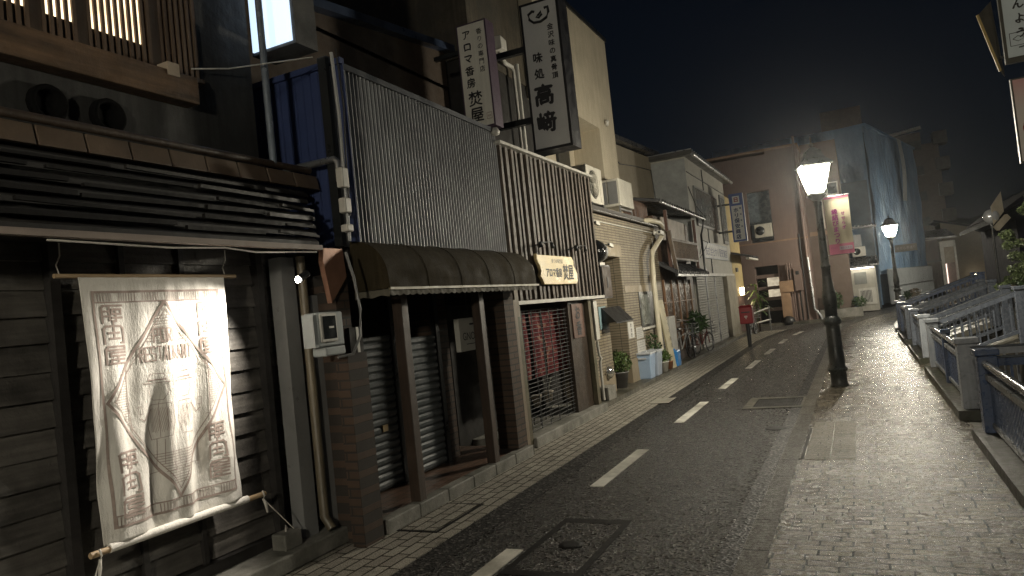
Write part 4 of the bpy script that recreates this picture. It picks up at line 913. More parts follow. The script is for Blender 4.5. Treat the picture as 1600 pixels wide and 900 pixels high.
MB().hull8([(-3.78, 15.42, .05), (-3.74, 15.72, .05), (-3.78, 15.74, .05), (-3.82, 15.44, .05)], [(-3.93, 15.42, 1.55), (-3.89, 15.72, 1.55), (-3.93, 15.74, 1.55), (-3.97, 15.44, 1.55)]).build('board', mat('cream_board', (.52, .46, .30), .5), lbd)
mb = MB(); column(mb, 'みどり不動産', (-3.835, 15.58, 1.3), Vector((.1, .99, 0)), Vector((-.1, 0, 1)), .1, .15); mb.build('lettering', ink, lbd)
tag(MB().box(-4.0, -3.90, 16.2, 16.75, .05, 1.15).build('leaning_door', mat('white_panel', (.50, .49, .46), .5), None, .01), 'plain off-white door leaf standing between the cream board and the bicycles', 'door leaf')

# ================================================================== WOODEN HOUSE
wh = thing('wooden_house', 'old dark wooden house with a small tiled eave and slatted upper balcony', 'building', (-5, 18, 0))
MB().box(-8, -4.05, 16.3, 20.0, 0, 3.5).build('wall', mat('brown_boards', (.10, .055, .03), .6, var=.5, streak='z'), wh)
for k in range(5):
    y = 16.5+k*.72; f = MB(); f.box(-4.06, -4.0, y, y+.06, .3, 2.0); f.build('frame_post', mat('red_brown_post', (.19, .10, .05), .5), wh)
for z in (.95, 1.45): MB().box(-4.055, -4.01, 16.3, 19.9, z, z+.03).build('frame_rail', mat('red_brown_post', (.19, .10, .05), .5), wh)
MB().box(-4.06, -4.03, 16.6, 19.6, .95, 1.9).build('shop_window', mat('dim_brown_glass', (.09, .06, .04), .2, var=.6, spec=.8), wh)
def tiled_roof(parent, x0, z0, x1, z1, y0, y1, pitch=.22, name='tiled_roof'):
    mb = MB(); mb.hull8([(x0, y0, z0-.03), (x0, y0, z0), (x1, y0, z1), (x1, y0, z1-.03)], [(x0, y1, z0-.03), (x0, y1, z0), (x1, y1, z1), (x1, y1, z1-.03)])
    y = y0+.05
    while y < y1:
        mb.tube([(x0, y, z0+.012), (x1+.01, y, z1+.012)], .034, 8); mb.lathe((x1+.012, y, z1+.01), [(.042, -.01), (.042, .02)], 10, 'x'); y += pitch
    return mb.build(name, tile_dark, parent)
tiled_roof(wh, -4.1, 2.42, -3.62, 2.12, 16.2, 20.0)
MB().box(-3.66, -3.60, 16.2, 20.0, 2.04, 2.10).build('gutter', dark_metal, wh)
tiled_roof(wh, -5.2, 4.05, -3.70, 3.72, 15.6, 20.6, .24, 'upper_roof')
MB().tube([(-3.66, 15.6, 3.68), (-3.66, 20.6, 3.66)], .035).build('gutter', steel, wh)
MB().box(-8, -4.2, 15.3, 16.4, 3.3, 3.78).build('ribbed_side', mat('red_brown_ribbed', (.20, .13, .10), .5, streak='z'), wh)
mb = MB()
for k in range(22): mb.box(-4.21, -4.18, 15.3+k*.05, 15.325+k*.05, 3.3, 3.78)
mb.build('rib', mat('red_brown_ribbed', (.20, .13, .10), .5, streak='z'), wh)
MB().box(-4.04, -3.98, 16.9, 19.4, 2.95, 3.50).build('white_shutter', mat('pale_panel', (.48, .42, .36), .6), wh)
bal = MB()
for k in range(24): bal.bar((-3.80, 16.6+k*.13, 2.5), (-3.80, 16.6+k*.13, 2.92), .045, .02)
bal.bar((-3.80, 16.55, 2.93), (-3.80, 19.7, 2.93), .06); bal.bar((-3.80, 16.55, 2.48), (-3.80, 19.7, 2.48), .05); bal.build('balcony_railing', mat('worn_wood', (.15, .11, .08), .6, var=.5), wh)
for y in (16.5, 19.7): MB().bar((-3.8, y, 2.2), (-3.8, y, 3.6), .07).build('balcony_post', mat('red_brown_dark', (.10, .05, .035), .5), wh)
MB().bar((-3.72, 16.3, 3.1), (-3.70, 16.6, 2.15), .08).build('brace', mat('worn_wood', (.15, .11, .08), .6, var=.5), wh)
tag(MB().tube([(-3.64, 20.3, 3.64), (-3.68, 20.3, 3.4), (-3.70, 20.05, 3.2), (-3.70, 20.05, 2.15)], .03).build('downpipe', dark_metal), 'dark downpipe dropping from the wooden house gutter across the white shop corner', 'downpipe')
# bicycles
def bicycle(loc, rz, lab, col, scale=1.):
    t = thing('bicycle', lab, 'bicycle', loc, 'bicycles parked by the wooden house'); x, y, z = loc; R = .30*scale; wb_ = .98*scale
    c, s = cos(rz), sin(rz)
    T = lambda a, b, h: (x+a*c-b*s, y+a*s+b*c, z+h)
    for a in (-wb_/2, wb_/2):
        w_ = MB(); w_.tube([T(a+R*cos(k*pi/12), 0, R+R*sin(k*pi/12)) for k in range(25)], .017, 6, False)
        wo = w_.build('tyre', black_paint, t)
        rm = MB()
        for k in range(10): rm.tube([T(a, 0, R), T(a+R*.94*cos(k*pi/5), 0, R+R*.94*sin(k*pi/5))], .003, 3)
        rm.tube([T(a+R*.92*cos(k*pi/12), 0, R+R*.92*sin(k*pi/12)) for k in range(25)], .009, 5, False); rm.build('rim', steel, wo)
    f = MB(); bb = (-.06*scale, .28*scale); st = (-.16*scale, .70*scale); hd = (.34*scale, .74*scale)
    f.tube([T(bb[0], 0, bb[1]), T(st[0], 0, st[1])], .016); f.tube([T(bb[0], 0, bb[1]), T(hd[0], 0, hd[1]-.06)], .018); f.tube([T(st[0]+.03, 0, st[1]-.12), T(hd[0], 0, hd[1]-.1)], .014)
    f.tube([T(-wb_/2, .0, R), T(bb[0], 0, bb[1])], .010); f.tube([T(-wb_/2, 0, R), T(st[0], 0, st[1]-.08)], .009); f.tube([T(hd[0]-.02, 0, hd[1]+.08), T(wb_/2, 0, R)], .014); f.build('frame', col, t)
    MB().hull8([T(-.28*scale, -.07, .74*scale), T(-.28*scale, .07, .74*scale), T(-.28*scale, .06, .79*scale), T(-.28*scale, -.06, .79*scale)], [T(0, -.02, .75*scale), T(0, .02, .75*scale), T(0, .02, .78*scale), T(0, -.02, .78*scale)]).build('saddle', black_paint, t, .01)
    MB().tube([T(hd[0]-.14, -.26, .93*scale), T(hd[0], -.22, .98*scale), T(hd[0]+.02, 0, .92*scale), T(hd[0], .22, .98*scale), T(hd[0]-.14, .26, .93*scale)], .012, 6).build('handlebar', steel, t)
    b = MB()
    for k in range(5): b.tube([T(hd[0]+.12, -.16+.08*k, .62*scale), T(hd[0]+.12, -.17+.085*k, .84*scale), T(hd[0]+.36, -.17+.085*k, .84*scale), T(hd[0]+.34, -.16+.08*k, .62*scale)], .004, 4)
    for h in (.62, .73, .84): b.tube([T(hd[0]+.12, -.17, h*scale), T(hd[0]+.12, .17, h*scale), T(hd[0]+.36, .17, h*scale), T(hd[0]+.36, -.17, h*scale), T(hd[0]+.12, -.17, h*scale)], .005, 4)
    b.build('basket', steel, t); return t
bicycle((-3.88, 17.15, .05), radians(80), 'silver bicycle leaning nearest the white panel', mat('silver_frame', (.5, .5, .48), .3, metal=.6))
bicycle((-3.86, 18.35, .05), radians(100), 'dark bicycle in the middle of the row', mat('dark_frame', (.05, .05, .06), .35))
bicycle((-3.80, 19.15, .05), radians(75), 'small bicycle with dark tyres beside the shutter', mat('maroon_frame', (.15, .05, .04), .35), .8)
tag(leaves(MB(), (-3.95, 18.9, .85), .32, 260, .12, 21, .8, 3.).build('dark_bush', leaf_d), 'spiky dark plant above the bicycles', 'plant')

# beige house behind
bh = thing('beige_house', 'plain beige rendered house wall with a thin sloping roof behind the wooden house', 'building', (-7, 17, 0))
bw = mat('beige_render', (.36, .31, .225), .8, var=.14, streak='z')
MB().hull8([(-10, 15.3, 3.0), (-4.9, 15.3, 3.0), (-4.9, 15.3, 5.35), (-10, 15.3, 5.6)], [(-10, 20.4, 3.0), (-4.9, 20.4, 3.0), (-4.9, 20.4, 5.6), (-10, 20.4, 6.0)]).build('wall', bw, bh)
MB().hull8([(-10, 15.2, 5.62), (-4.7, 15.2, 5.36), (-4.7, 15.2, 5.47), (-10, 15.2, 5.72)], [(-10, 20.5, 6.05), (-4.7, 20.5, 5.66), (-4.7, 20.5, 5.77), (-10, 20.5, 6.15)]).build('roof', tile_dark, bh)
MB().tube([(-4.88, 15.5, 5.2), (-4.87, 17, 4.95), (-4.87, 18.5, 5.1), (-4.87, 20, 5.2), (-4.87, 20.2, 4.3)], .012, 5).build('cable', ink, bh)

# ================================================================== WHITE SHOP
ws = thing('white_shop', 'two-storey white shop with a wide steel shutter and dark upper windows', 'building', (-5, 23, 0))
wsm = mat('grey_white_render', (.47, .45, .39), .65, var=.18, streak='z')
MB().box(-9, -3.95, 20.2, 26.6, 2.12, 5.45).build('wall', wsm, ws); MB().box(-9, -4.05, 20.2, 26.6, 0, 2.12).build('lower_wall', wsm, ws)
MB().box(-9, -3.955, 20.17, 20.199, 2.12, 5.4).build('grey_side', mat('grey_render', (.34, .35, .34), .7), ws)
MB().box(-9, -3.70, 20.0, 26.9, 5.45, 5.58).build('roof', mat('dark_ribbed_roof', (.10, .095, .085), .4, var=.5, streak='x'), ws)
mb = MB()
for k in range(26): mb.box(-9, -3.71, 20.05+k*.265, 20.09+k*.265, 5.58, 5.62)
mb.tube([(-3.68, 20.0, 5.44), (-3.68, 26.9, 5.46)], .05); mb.build('roof_rib', steel, ws)
MB().box(-3.955, -3.93, 20.25, 26.5, 5.02, 5.04).build('groove', dark_metal, ws); MB().box(-3.955, -3.925, 22.55, 22.58, 2.12, 5.4).build('groove', dark_metal, ws)
wf2 = MB().box(-3.96, -3.90, 20.95, 24.6, 3.55, 4.72).build('window', grey_metal, ws)
for a, b in ((21.0, 22.1), (22.15, 23.3), (23.35, 24.55)): MB().box(-3.90, -3.893, a, b, 3.62, 4.66).build('pane', mat('grey_glass', (.22, .24, .235), .15, var=.25, spec=.8), wf2)
wf3 = MB().box(-3.96, -3.90, 25.3, 26.2, 3.2, 4.9).build('window', grey_metal, ws); MB().box(-3.90, -3.893, 25.35, 26.15, 3.3, 4.8).build('pane', mat('grey_glass', (.22, .24, .235), .15, var=.25, spec=.8), wf3)
MB().box(-3.99, -3.90, 20.2, 26.6, 2.08, 2.17).build('shutter_box', plastic_white, ws)
shw = mat('pale_steel_shutter', (.42, .41, .37), .42, var=.25, streak='z', spec=.5)
for a, b in ((20.3, 21.55), (21.6, 23.0), (23.05, 24.7)): shutter(a, b, .05, 2.08, -4.02, ws, shw, .075)
for y in (21.57, 23.02): MB().box(-4.02, -3.98, y, y+.05, .05, 2.08).build('shutter_rail', steel, ws)
MB().box(-4.05, -3.88, 24.72, 26.6, .0, 2.1).build('corner_pier', mat('beige_pier', (.38, .34, .26), .7), ws)
fs = thing('fascia_sign', 'grey-blue nameboard across the white shop front', 'sign', (-3.9, 22.9, 2.6))
MB().box(-3.945, -3.90, 21.3, 25.6, 2.62, 3.10).build('board', mat('grey_blue_board', (.27, .30, .34), .5), fs)
MB().box(-3.899, -3.895, 21.4, 25.5, 2.66, 3.06).build('face', mat('pale_board_face', (.40, .41, .41), .5), fs)
mb = MB(); write(mb, '株式会社ホリ保安商店', (-3.892, 23.45, 2.84), Y_, Z_, fit=(3.9, .27), bold=.01); mb.build('lettering', mat('navy_lettering', (.04, .05, .12), .5), fs)
MB().tube([(-3.9, 20.6, 2.6), (-3.75, 20.9, 2.9), (-3.75, 21.2, 3.05), (-3.8, 20.7, 3.1), (-3.85, 20.4, 2.7)], .01, 5).build('cable', ink, ws)
MB().tube([(-3.93, 20.2, 4.6), (-3.90, 20.9, 4.1), (-3.6, 20.5, 3.7)], .012, 5).build('cable', ink, ws)

# yellow building + vertical sign
yb = thing('yellow_building', 'narrow yellow building with a little tiled canopy beside the white shop', 'building', (-5, 28, 0))
MB().box(-9, -3.95, 26.65, 29.0, 1.35, 5.0).build('wall', mat('yellow_ochre_render', (.46, .35, .15), .7, var=.15), yb)  # the yellow is the render's own colour
MB().box(-9, -4.0, 26.65, 29.0, 0, 1.35).build('dark_base', mat('red_brown_dado', (.10, .05, .035), .5), yb)
tiled_roof(yb, -4.2, 3.0, -3.35, 2.74, 26.6, 29.2, .2); MB().box(-3.45, -3.33, 26.6, 29.2, 2.64, 2.70).build('canopy_edge', plastic_white, yb)
MB().box(-3.95, -3.90, 27.3, 27.7, 2.25, 2.4).build('vent_box', ink, yb)
wl = thing('wall_lamp', 'small glowing wall lamp low on the yellow building', 'lamp', (-3.8, 28.0, 1.5))
MB().box(-3.95, -3.84, 27.9, 28.12, 1.38, 1.66).build('glass', emis('wall_lamp_glow', (1, .78, .45), 22), wl); MB().box(-3.96, -3.82, 27.88, 28.14, 1.66, 1.69).build('cap', dark_metal, wl)
bs = thing('projecting_sign', 'tall white and blue vertical sign projecting from the white shop', 'sign', (-3.3, 24.5, 3.2))
P, Rv = sign_slab(bs, (-3.50, 24.5, 0), (1, 0, 0), .44, 3.16, 4.75, .2, mat('blue_sign_border', (.06, .10, .30), .5), mat('white_case', (.5, .5, .5), .4), .0)
q0_, q1_ = P(.05, 3.2), P(.39, 4.70)
MB().box(q0_.x, q1_.x, 24.490, 24.4955, 3.22, 4.35).build('panel', mat('white_sign_panel', (.56, .56, .53), .5, var=.08), bs)
mb = MB(); mb.box(q0_.x+.06, q1_.x-.06, 24.488, 24.494, 4.42, 4.66); mb.build('emblem_panel', mat('white_sign_panel', (.56, .56, .53), .5, var=.08), bs)
mb = MB(); write(mb, '日', (-3.28, 24.485, 4.54), X_, Z_, size=.17, bold=.008); mb.build('emblem', mat('red_emblem', (.3, .04, .05), .5), bs)
mb = MB(); column(mb, 'ホリ保安商店', (-3.31, 24.485, 4.20), X_, Z_, .165, .175, bold=.008); column(mb, '株式会社', (-3.17, 24.485, 4.25), X_, Z_, .06, .2, bold=.003); mb.build('lettering', mat('navy_lettering', (.04, .05, .12), .5), bs)
MB().box(-3.95, -3.45, 24.55, 24.62, 4.4, 4.46).build('bracket', dark_metal, bs); MB().box(-3.95, -3.45, 24.55, 24.62, 3.5, 3.56).build('bracket', dark_metal, bs)

# post box
pb = thing('post_box', 'red post box on a black pole at the edge of the pavement', 'post box', (-2.88, 21, 0))
MB().tube([(-2.88, 21, -.03), (-2.88, 21, .64)], .055, 12).build('pole', black_paint, pb)
red = mat('post_red', (.28, .014, .018), .35, var=.12)
b_ = MB().box(-3.05, -2.70, 20.8, 21.15, .62, 1.10).build('box', red, pb, .03)
MB().box(-2.99, -2.76, 20.785, 20.80, .93, .96).build('slot', ink, b_); mb = MB(); write(mb, '〒', (-2.875, 20.784, .80), X_, Z_, size=.12, bold=.004); mb.build('mark', white_line, b_)
MB().hull8([(-3.07, 20.77, 1.09), (-2.68, 20.77, 1.09), (-2.68, 21.17, 1.09), (-3.07, 21.17, 1.09)], [(-3.0, 20.84, 1.14), (-2.75, 20.84, 1.14), (-2.75, 21.1, 1.14), (-3.0, 21.1, 1.14)]).build('top', red, b_)

# ================================================================== STREET BEND: PALM, RAILING, BROWN BUILDING
pl_ = thing('potted_palm', 'big drooping green-leaved plant by the yellow building corner', 'plant', (-3.45, 28.3, 0))
MB().tube([(-3.45, 28.3, -.04), (-3.42, 28.3, .9), (-3.38, 28.3, 1.5)], .035, 6).build('trunk', dark_wood, pl_)
mb = MB(); rd = random.Random(3)
for k in range(46):
    a = rd.uniform(0, 2*pi); e = rd.uniform(.1, 1.3); l = rd.uniform(.35, .7); p = Vector((-3.4, 28.3, rd.uniform(.5, 1.7))); pts = []
    for j in range(6):
        t_ = j/5; pts.append(p+Vector((cos(a)*l*t_, sin(a)*l*t_, l*(sin(e)*t_-.9*t_*t_))))
    sd_ = Vector((-sin(a), cos(a), 0))*.035
    mb.strip([q+sd_*(1-abs(2*j/5-1)**2) for j, q in enumerate(pts)], [q-sd_*(1-abs(2*j/5-1)**2) for j, q in enumerate(pts)])
mb.build('foliage', leaf_g, pl_)
rl = thing('pipe_railing', 'short pale two-bar railing beside the drooping plant', 'railing', (-3.3, 27.6, 0))
MB().tube([(-3.55, 26.9, .66), (-3.0, 27.9, .82)], .03).build('rail', plastic_white, rl); MB().tube([(-3.55, 26.9, .30), (-3.0, 27.9, .38)], .03).build('rail', plastic_white, rl)
MB().tube([(-3.02, 27.85, -.04), (-3.02, 27.85, .9)], .03).build('post', grey_metal, rl); MB().tube([(-3.5, 26.95, -.04), (-3.5, 26.95, .72)], .03).build('post', grey_metal, rl)
bicycle((-3.45, 26.2, -.03), radians(85), 'bicycle parked behind the post box', mat('grey_frame', (.3, .3, .3), .3, metal=.5), .9)

bb = thing('brown_building', 'large salmon-brown building closing the view where the street bends', 'building', (-4, 33, 0))
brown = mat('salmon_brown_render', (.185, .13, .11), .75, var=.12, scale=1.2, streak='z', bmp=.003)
BYF = 31.6
mb = MB(); mb.box(-12, -3.80, BYF, 44, 0, 7.1); mb.box(-3.80, -2.88, BYF, 44, 5.62, 7.1); mb.box(-3.80, -2.88, BYF, 44, 2.45, 3.45); mb.box(-2.88, -1.62, BYF, 40, 0, 7.25); mb.build('wall', brown, bb)
MB().box(-3.80, -2.88, BYF+.5, 36, 3.45, 5.62).build('recess', mat('slate_blue_recess', (.10, .12, .14), .6), bb)
MB().box(-3.80, -2.88, BYF+.25, BYF+.5, 4.25, 5.6).build('window', mat('slate_window', (.12, .15, .17), .25, spec=.7), bb)
MB().box(-3.80, -2.88, BYF+.6, 36, 0, 2.45).build('recess', interior, bb)
for z in (.55, 1.0, 1.45, 1.95): MB().box(-3.80, -2.88, BYF+.10, BYF+.16, z, z+.14).build('cross_bar', brown, bb)
MB().box(-3.4, -2.90, BYF+.45, BYF+.5, 1.1, 1.95).build('lit_window', emis('dim_lit_window', (1., .85, .6), .55, tex=9), bb)
MB().box(-12, -1.60, BYF-.02, BYF-.001, 3.40, 3.46).build('string_course', mat('brown_trim', (.26, .165, .11), .7), bb)
MB().box(-12, -1.58, BYF-.04, 44, 7.22, 7.32).build('parapet_cap', mat('brown_trim', (.26, .165, .11), .7), bb)
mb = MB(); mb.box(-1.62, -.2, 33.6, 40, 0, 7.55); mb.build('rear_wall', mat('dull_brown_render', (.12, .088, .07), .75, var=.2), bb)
MB().box(-1.6, -.21, 33.56, 33.599, 3.55, 3.72).build('string_course', mat('brown_trim', (.26, .165, .11), .7), bb)
MB().box(-1.15, -.95, 33.57, 33.599, 3.8, 5.3).build('pale_panel', mat('pale_panel', (.48, .42, .36), .6), bb)
w_ = MB().box(-.75, -.28, 33.55, 33.599, 5.2, 5.75).build('window_frame', plastic_white, bb); MB().box(-.70, -.33, 33.54, 33.549, 5.25, 5.70).build('pane', glass_dark, w_)
tag(MB().tube([(-1.72, BYF-.08, 7.6), (-1.72, BYF-.08, 2.6)], .05, 10).build('downpipe', brown), 'tall brown pipe rising up the corner of the brown building', 'downpipe')
tag(MB().tube([(-1.70, BYF-.08, 2.6), (-1.66, BYF-.08, .5), (-1.45, BYF-.12, .2), (-1.40, BYF-.12, 0)], .05, 10).build('downpipe', steel), 'shiny steel lower pipe bending outward at the corner of the brown building', 'downpipe')
tag(MB().tube([(-1.92, BYF-.03, 3.6), (-1.92, BYF-.03, .1)], .02, 8).build('conduit', dark_metal), 'thin dark conduit on the brown wall left of the steel pipe', 'conduit')
t = thing('air_conditioner', 'air conditioner on the wall bracket in the brown building recess', 'air conditioner', (-3.3, 31.6, 3.6), 'air conditioner outdoor units')
MB().box(-3.62, -2.92, BYF-.05, BYF+.3, 3.66, 4.22).build('case', ac_white, t, .02)
MB().lathe((-3.40, BYF-.055, 3.94), [(.19, 0), (.19, -.006)], 24, 'y').build('fan_opening', dark_metal, t); MB().box(-3.62, -2.92, BYF-.05, BYF+.3, 3.58, 3.655).build('shelf', dark_metal, t)
ub = thing('utility_boxes', 'brown meter cabinets and pipes on the lower brown wall', 'meter cabinet', (-2.4, 31.5, 0))
mb = MB(); mb.box(-2.88, -2.35, BYF-.25, BYF-.001, 1.28, 1.75); mb.box(-2.86, -2.5, BYF-.22, BYF-.001, .05, 1.27); mb.build('cabinet', mat('tan_cabinet', (.36, .23, .14), .5), ub)
MB().box(-2.28, -1.98, BYF-.22, BYF-.001, 1.30, 2.22).build('cabinet', brown, ub); MB().box(-2.2, -2.08, BYF-.23, BYF-.221, 1.95, 2.1).build('window', ink, ub)
for x in (-2.52, -2.42, -2.34): MB().tube([(x, BYF-.15, .02), (x, BYF-.15, 2.45)], .025, 8).build('pipe', brown, ub)
MB().tube([(-2.12, BYF-.1, .02), (-2.12, BYF-.1, 1.3)], .03, 8).build('pipe', dark_metal, ub)
tag(MB().lathe((-2.65, BYF-.5, -.05), [(.25, 0), (.27, .15), (.2, .3), (.08, .36)], 14).build('covered_heap', black_paint), 'dark rounded bundle on the ground below the tan cabinet', 'bag')
MB().box(-1.55, .1, BYF+1.5, BYF+1.95, -.05, .35).build('planter', concrete)
tag(bpy.data.objects['planter'], 'low concrete planter in front of the rear brown wall', 'planter')
tag(leaves(MB(), (-1.0, BYF+1.6, .75), .42, 420, .09, 4, 1.).build('shrub', leaf_d), 'dark shrub growing in the low concrete planter', 'shrub')
tag(leaves(MB(), (.0, BYF+1.9, .55), .30, 260, .08, 14, .8).build('shrub', leaf_d), 'small shrub right of the planter near the white house', 'shrub')
MB().box(-12, -.2, 30.9, 31.6, -.2, .06).build('pavement', concrete_dark)['kind'] = 'structure'

# ------------------------------------------------------------------ small white house, dark house above it
hs = thing('small_white_house', 'tiny white house with a bright striped window grille and low tiled eave', 'building', (.2, 37, 0))
MB().box(-.42, .82, 36.7, 39, 0, 2.0).build('wall', wsm, hs)
MB().box(-.50, -.40, 36.6, 36.7, 0, 2.1).build('corner_post', plastic_white, hs)
tiled_roof(hs, -.55, 2.25, -.54, 2.2, 36.5, 36.8, .2)
rf = MB()
rf.hull8([(-.6, 36.3, 2.05), (.98, 36.3, 2.05), (.98, 36.3, 2.11), (-.6, 36.3, 2.11)], [(-.6, 37.6, 2.45), (.98, 37.6, 2.45), (.98, 37.6, 2.5), (-.6, 37.6, 2.5)]); 
for k in range(9): rf.tube([(-.56+k*.185, 36.28, 2.12), (-.56+k*.185, 37.6, 2.51)], .035, 6)
rf.build('roof', tile_dark, hs)
MB().box(-.45, .75, 36.45, 36.55, 1.96, 2.0).build('soffit_light', emis('soffit_light', (1, .92, .75), 9), hs)
w_ = MB().box(-.1, .42, 36.66, 36.699, 1.25, 1.80).build('window', mat('grey_window', (.18, .19, .17), .4), hs)
for k in range(7): MB().box(-.08+k*.07, -.05+k*.07, 36.64, 36.66, 1.28, 1.45).build('bar', grey_metal, w_)
w_ = MB().box(.02, .74, 36.62, 36.699, .30, 1.05).build('window', plastic_white, hs); MB().box(.10, .55, 36.61, 36.619, .40, .95).build('pane', glass_dark, w_)
for k in range(8): MB().box(.12+k*.055, .145+k*.055, 36.60, 36.609, .4, .95).build('bar', plastic_white, w_)
MB().box(-.40, -.05, 36.66, 36.699, 0.1, .72).build('blue_panel', blue_sh, hs)
dh = thing('dark_house', 'dark narrow house rising behind the tiny white house with a tiled ledge', 'building', (.2, 40, 0))
MB().box(-.9, .95, 38.5, 41.5, 0, 6.2).build('wall', mat('dark_blue_grey_render', (.06, .09, .12), .7), dh)
MB().box(-.2, 1.1, 38.1, 38.49, 3.9, 4.0).build('ledge', tile_dark, dh)
for k in range(8): MB().lathe((-.1+k*.15, 38.08, 4.02), [(.04, 0), (.04, .05)], 8, 'y').build('tile_end', steel, dh)
MB().box(-.05, .05, 38.2, 38.3, 3.4, 3.9).build('blue_light', emis('blue_window_glow', (.35, .7, 1), 1.2), dh)
MB().box(-.75, -.25, 38.45, 38.49, 4.4, 5.2).build('window', mat('pale_panel', (.48, .42, .36), .6), dh); MB().box(-.66, -.35, 38.44, 38.449, 4.5, 5.1).build('pane', glass_dark, dh.children[-1])
MB().box(-.05, .4, 38.0, 38.49, 2.55, 3.6).build('chimney_flue', grey_metal, dh)
t = thing('air_conditioner', 'small air conditioner on the roof of the tiny white house', 'air conditioner', (.2, 37.5, 2.5), 'air conditioner outdoor units')
MB().box(-.05, .52, 37.4, 37.8, 2.55, 3.0).build('case', ac_white, t, .02); MB().lathe((.15, 37.39, 2.78), [(.16, 0), (.16, -.006)], 20, 'y').build('fan_opening', dark_metal, t)

# ------------------------------------------------------------------ blue sheeted building
A2 = radians(14.8); P2 = Vector((1.12, 42.2, 0)); D2 = Vector((sin(A2), cos(A2), 0)); N2 = Vector((D2.y, -D2.x, 0))
def Q2(s, n, z): return P2+D2*s+N2*n+Z_*z
blue = thing('blue_sheeted_building', 'building under renovation wrapped in crumpled pale blue sheeting', 'building', (1, 45, 0))
bsm, nt_, p_ = newmat('blue_plastic_sheet'); v_ = coords(nt_, 'xyz', (1, 1, .35))
L(nt_, ramp(nt_, noise(nt_, v_, 1.3, 5, .6), [(.3, (.09, .16, .26)), (.55, (.14, .23, .35)), (.75, (.25, .34, .44))]), p_.inputs['Base Color'])
p_.inputs['Roughness'].default_value = .45; L(nt_, bump(nt_, noise(nt_, coords(nt_, 'xyz', (1, 1, .4)), 2.6, 7, .6), .22, .9), p_.inputs['Normal'])
def sheet(s0, s1, z0, z1, nn, ns, nz, fn, name, m, par):
    vs = [fn(s0+(s1-s0)*i/ns, z0+(z1-z0)*j/nz) for j in range(nz+1) for i in range(ns+1)]
    return MB().add(vs, [(j*(ns+1)+i, j*(ns+1)+i+1, (j+1)*(ns+1)+i+1, (j+1)*(ns+1)+i) for j in range(nz) for i in range(ns)], True).build(name, m, par)
fold = lambda s, z: .05*sin(s*2.1+.3*z)+.05*sin(s*5.3-.8*z)*(1.2-z/9)+.03*sin(z*2.7+s*3)
MB().hull8([Q2(.1, -.3, 0), Q2(11.7, -.3, 0), Q2(11.7, -7, 0), Q2(.1, -7, 0)], [Q2(.1, -.3, 9.4), Q2(11.7, -.3, 9.4), Q2(11.7, -7, 9.4), Q2(.1, -7, 9.4)]).build('structure_wall', mat('dark_blue_grey_render', (.07, .08, .09), .7), blue)
sheet(0, 12, 1.6, 9.55, 0, 90, 60, lambda s, z: Q2(s, .05+fold(s, z), z), 'street_sheet', bsm, blue)
sheet(-8, 0, 0, 9.55, 0, 50, 40, lambda s, z: P2+Vector((s*.97, -.05+.6*fold(s*1.3, z), z)), 'end_sheet', bsm, blue)
MB().hull8([Q2(0, .15, 9.5), Q2(12, .15, 9.5), Q2(12, -7, 9.5), Q2(0, -7, 9.5)], [Q2(0, .15, 9.62), Q2(12, .15, 9.62), Q2(12, -7, 9.62), Q2(0, -7, 9.62)]).build('top_sheet', bsm, blue)
sheet(6.2, 7.2, 5.8, 9.5, 0, 4, 12, lambda s, z: Q2(s, .32+.1*sin(z), z), 'pale_sheet', mat('pale_sheet', (.4, .42, .42), .5), blue)
wp = mat('white_steel_panel', (.34, .36, .37), .35, var=.15, streak='z', spec=.6)
for k in range(8):
    s = .2+k*1.42
    mb = MB(); mb.hull8([Q2(s, .30, 0), Q2(s+1.36, .30, 0), Q2(s+1.36, .36, 0), Q2(s, .36, 0)], [Q2(s, .30, 1.85), Q2(s+1.36, .30, 1.85), Q2(s+1.36, .36, 1.85), Q2(s, .36, 1.85)])
    for j in range(9):
        a = s+.04+j*.15; mb.hull8([Q2(a, .362, .04), Q2(a+.05, .362, .04), Q2(a+.05, .38, .04), Q2(a, .38, .04)], [Q2(a, .362, 1.8), Q2(a+.05, .362, 1.8), Q2(a+.05, .38, 1.8), Q2(a, .38, 1.8)])
    f = thing('hoarding_panel', 'white ribbed steel hoarding panel %s at the foot of the blue sheeting' % ['nearest the corner', 'second from the corner', 'third from the corner', 'fourth from the corner', 'fifth from the corner', 'sixth from the corner', 'seventh from the corner', 'farthest from the corner'][k], 'hoarding', tuple(Q2(s, .3, 0)), 'hoarding panels')
    mb.build('panel', wp, f); MB().bar(Q2(s, .40, .9), Q2(s+1.36, .40, .9), .04).build('rail', steel, f)
tk = MB(); tk.box(-.9, 1.25, 46, 48, 9.5, 11.4); tk.box(-.2, .8, 45.8, 46, 9.6, 10.9); tk.build('roof_tank_house', mat('roof_house', (.16, .11, .09), .8), blue)

# ------------------------------------------------------------------ apartment block, portal shop, gabled house
ap = thing('apartment_block', 'tall dark apartment block with pale balcony ends behind the blue sheeting', 'building', (6, 67, 0))
apm = mat('apartment_render', (.17, .14, .12), .8, var=.2)
mb = MB(); mb.box(1.5, 6.95, 66, 78, 0, 11.6); mb.box(1.5, 5.8, 66.01, 78, 11.6, 12.6); mb.build('wall', apm, ap)
for k in range(5):
    z = 3.2+k*2.05
    MB().box(6.6, 7.55, 65.4, 67, z, z+.95).build('balcony', mat('apartment_pale', (.13, .125, .115), .7), ap)
    MB().box(4.6, 5.75, 65.7, 66, z-.2, z+.5).build('balcony', mat('apartment_pale', (.13, .125, .115), .7), ap)
MB().tube([(3.6, 66, 12.7), (5.9, 66, 12.95)], .14).build('roof_pipe', plastic_white, ap)
ps = thing('portal_shop', 'low dark shop with a pale framed portal right of the blue sheeting', 'building', (5.3, 55, 0))
MB().box(4.0, 5.15, 55.3, 60, 0, 3.5).build('wall', dark_wood, ps)
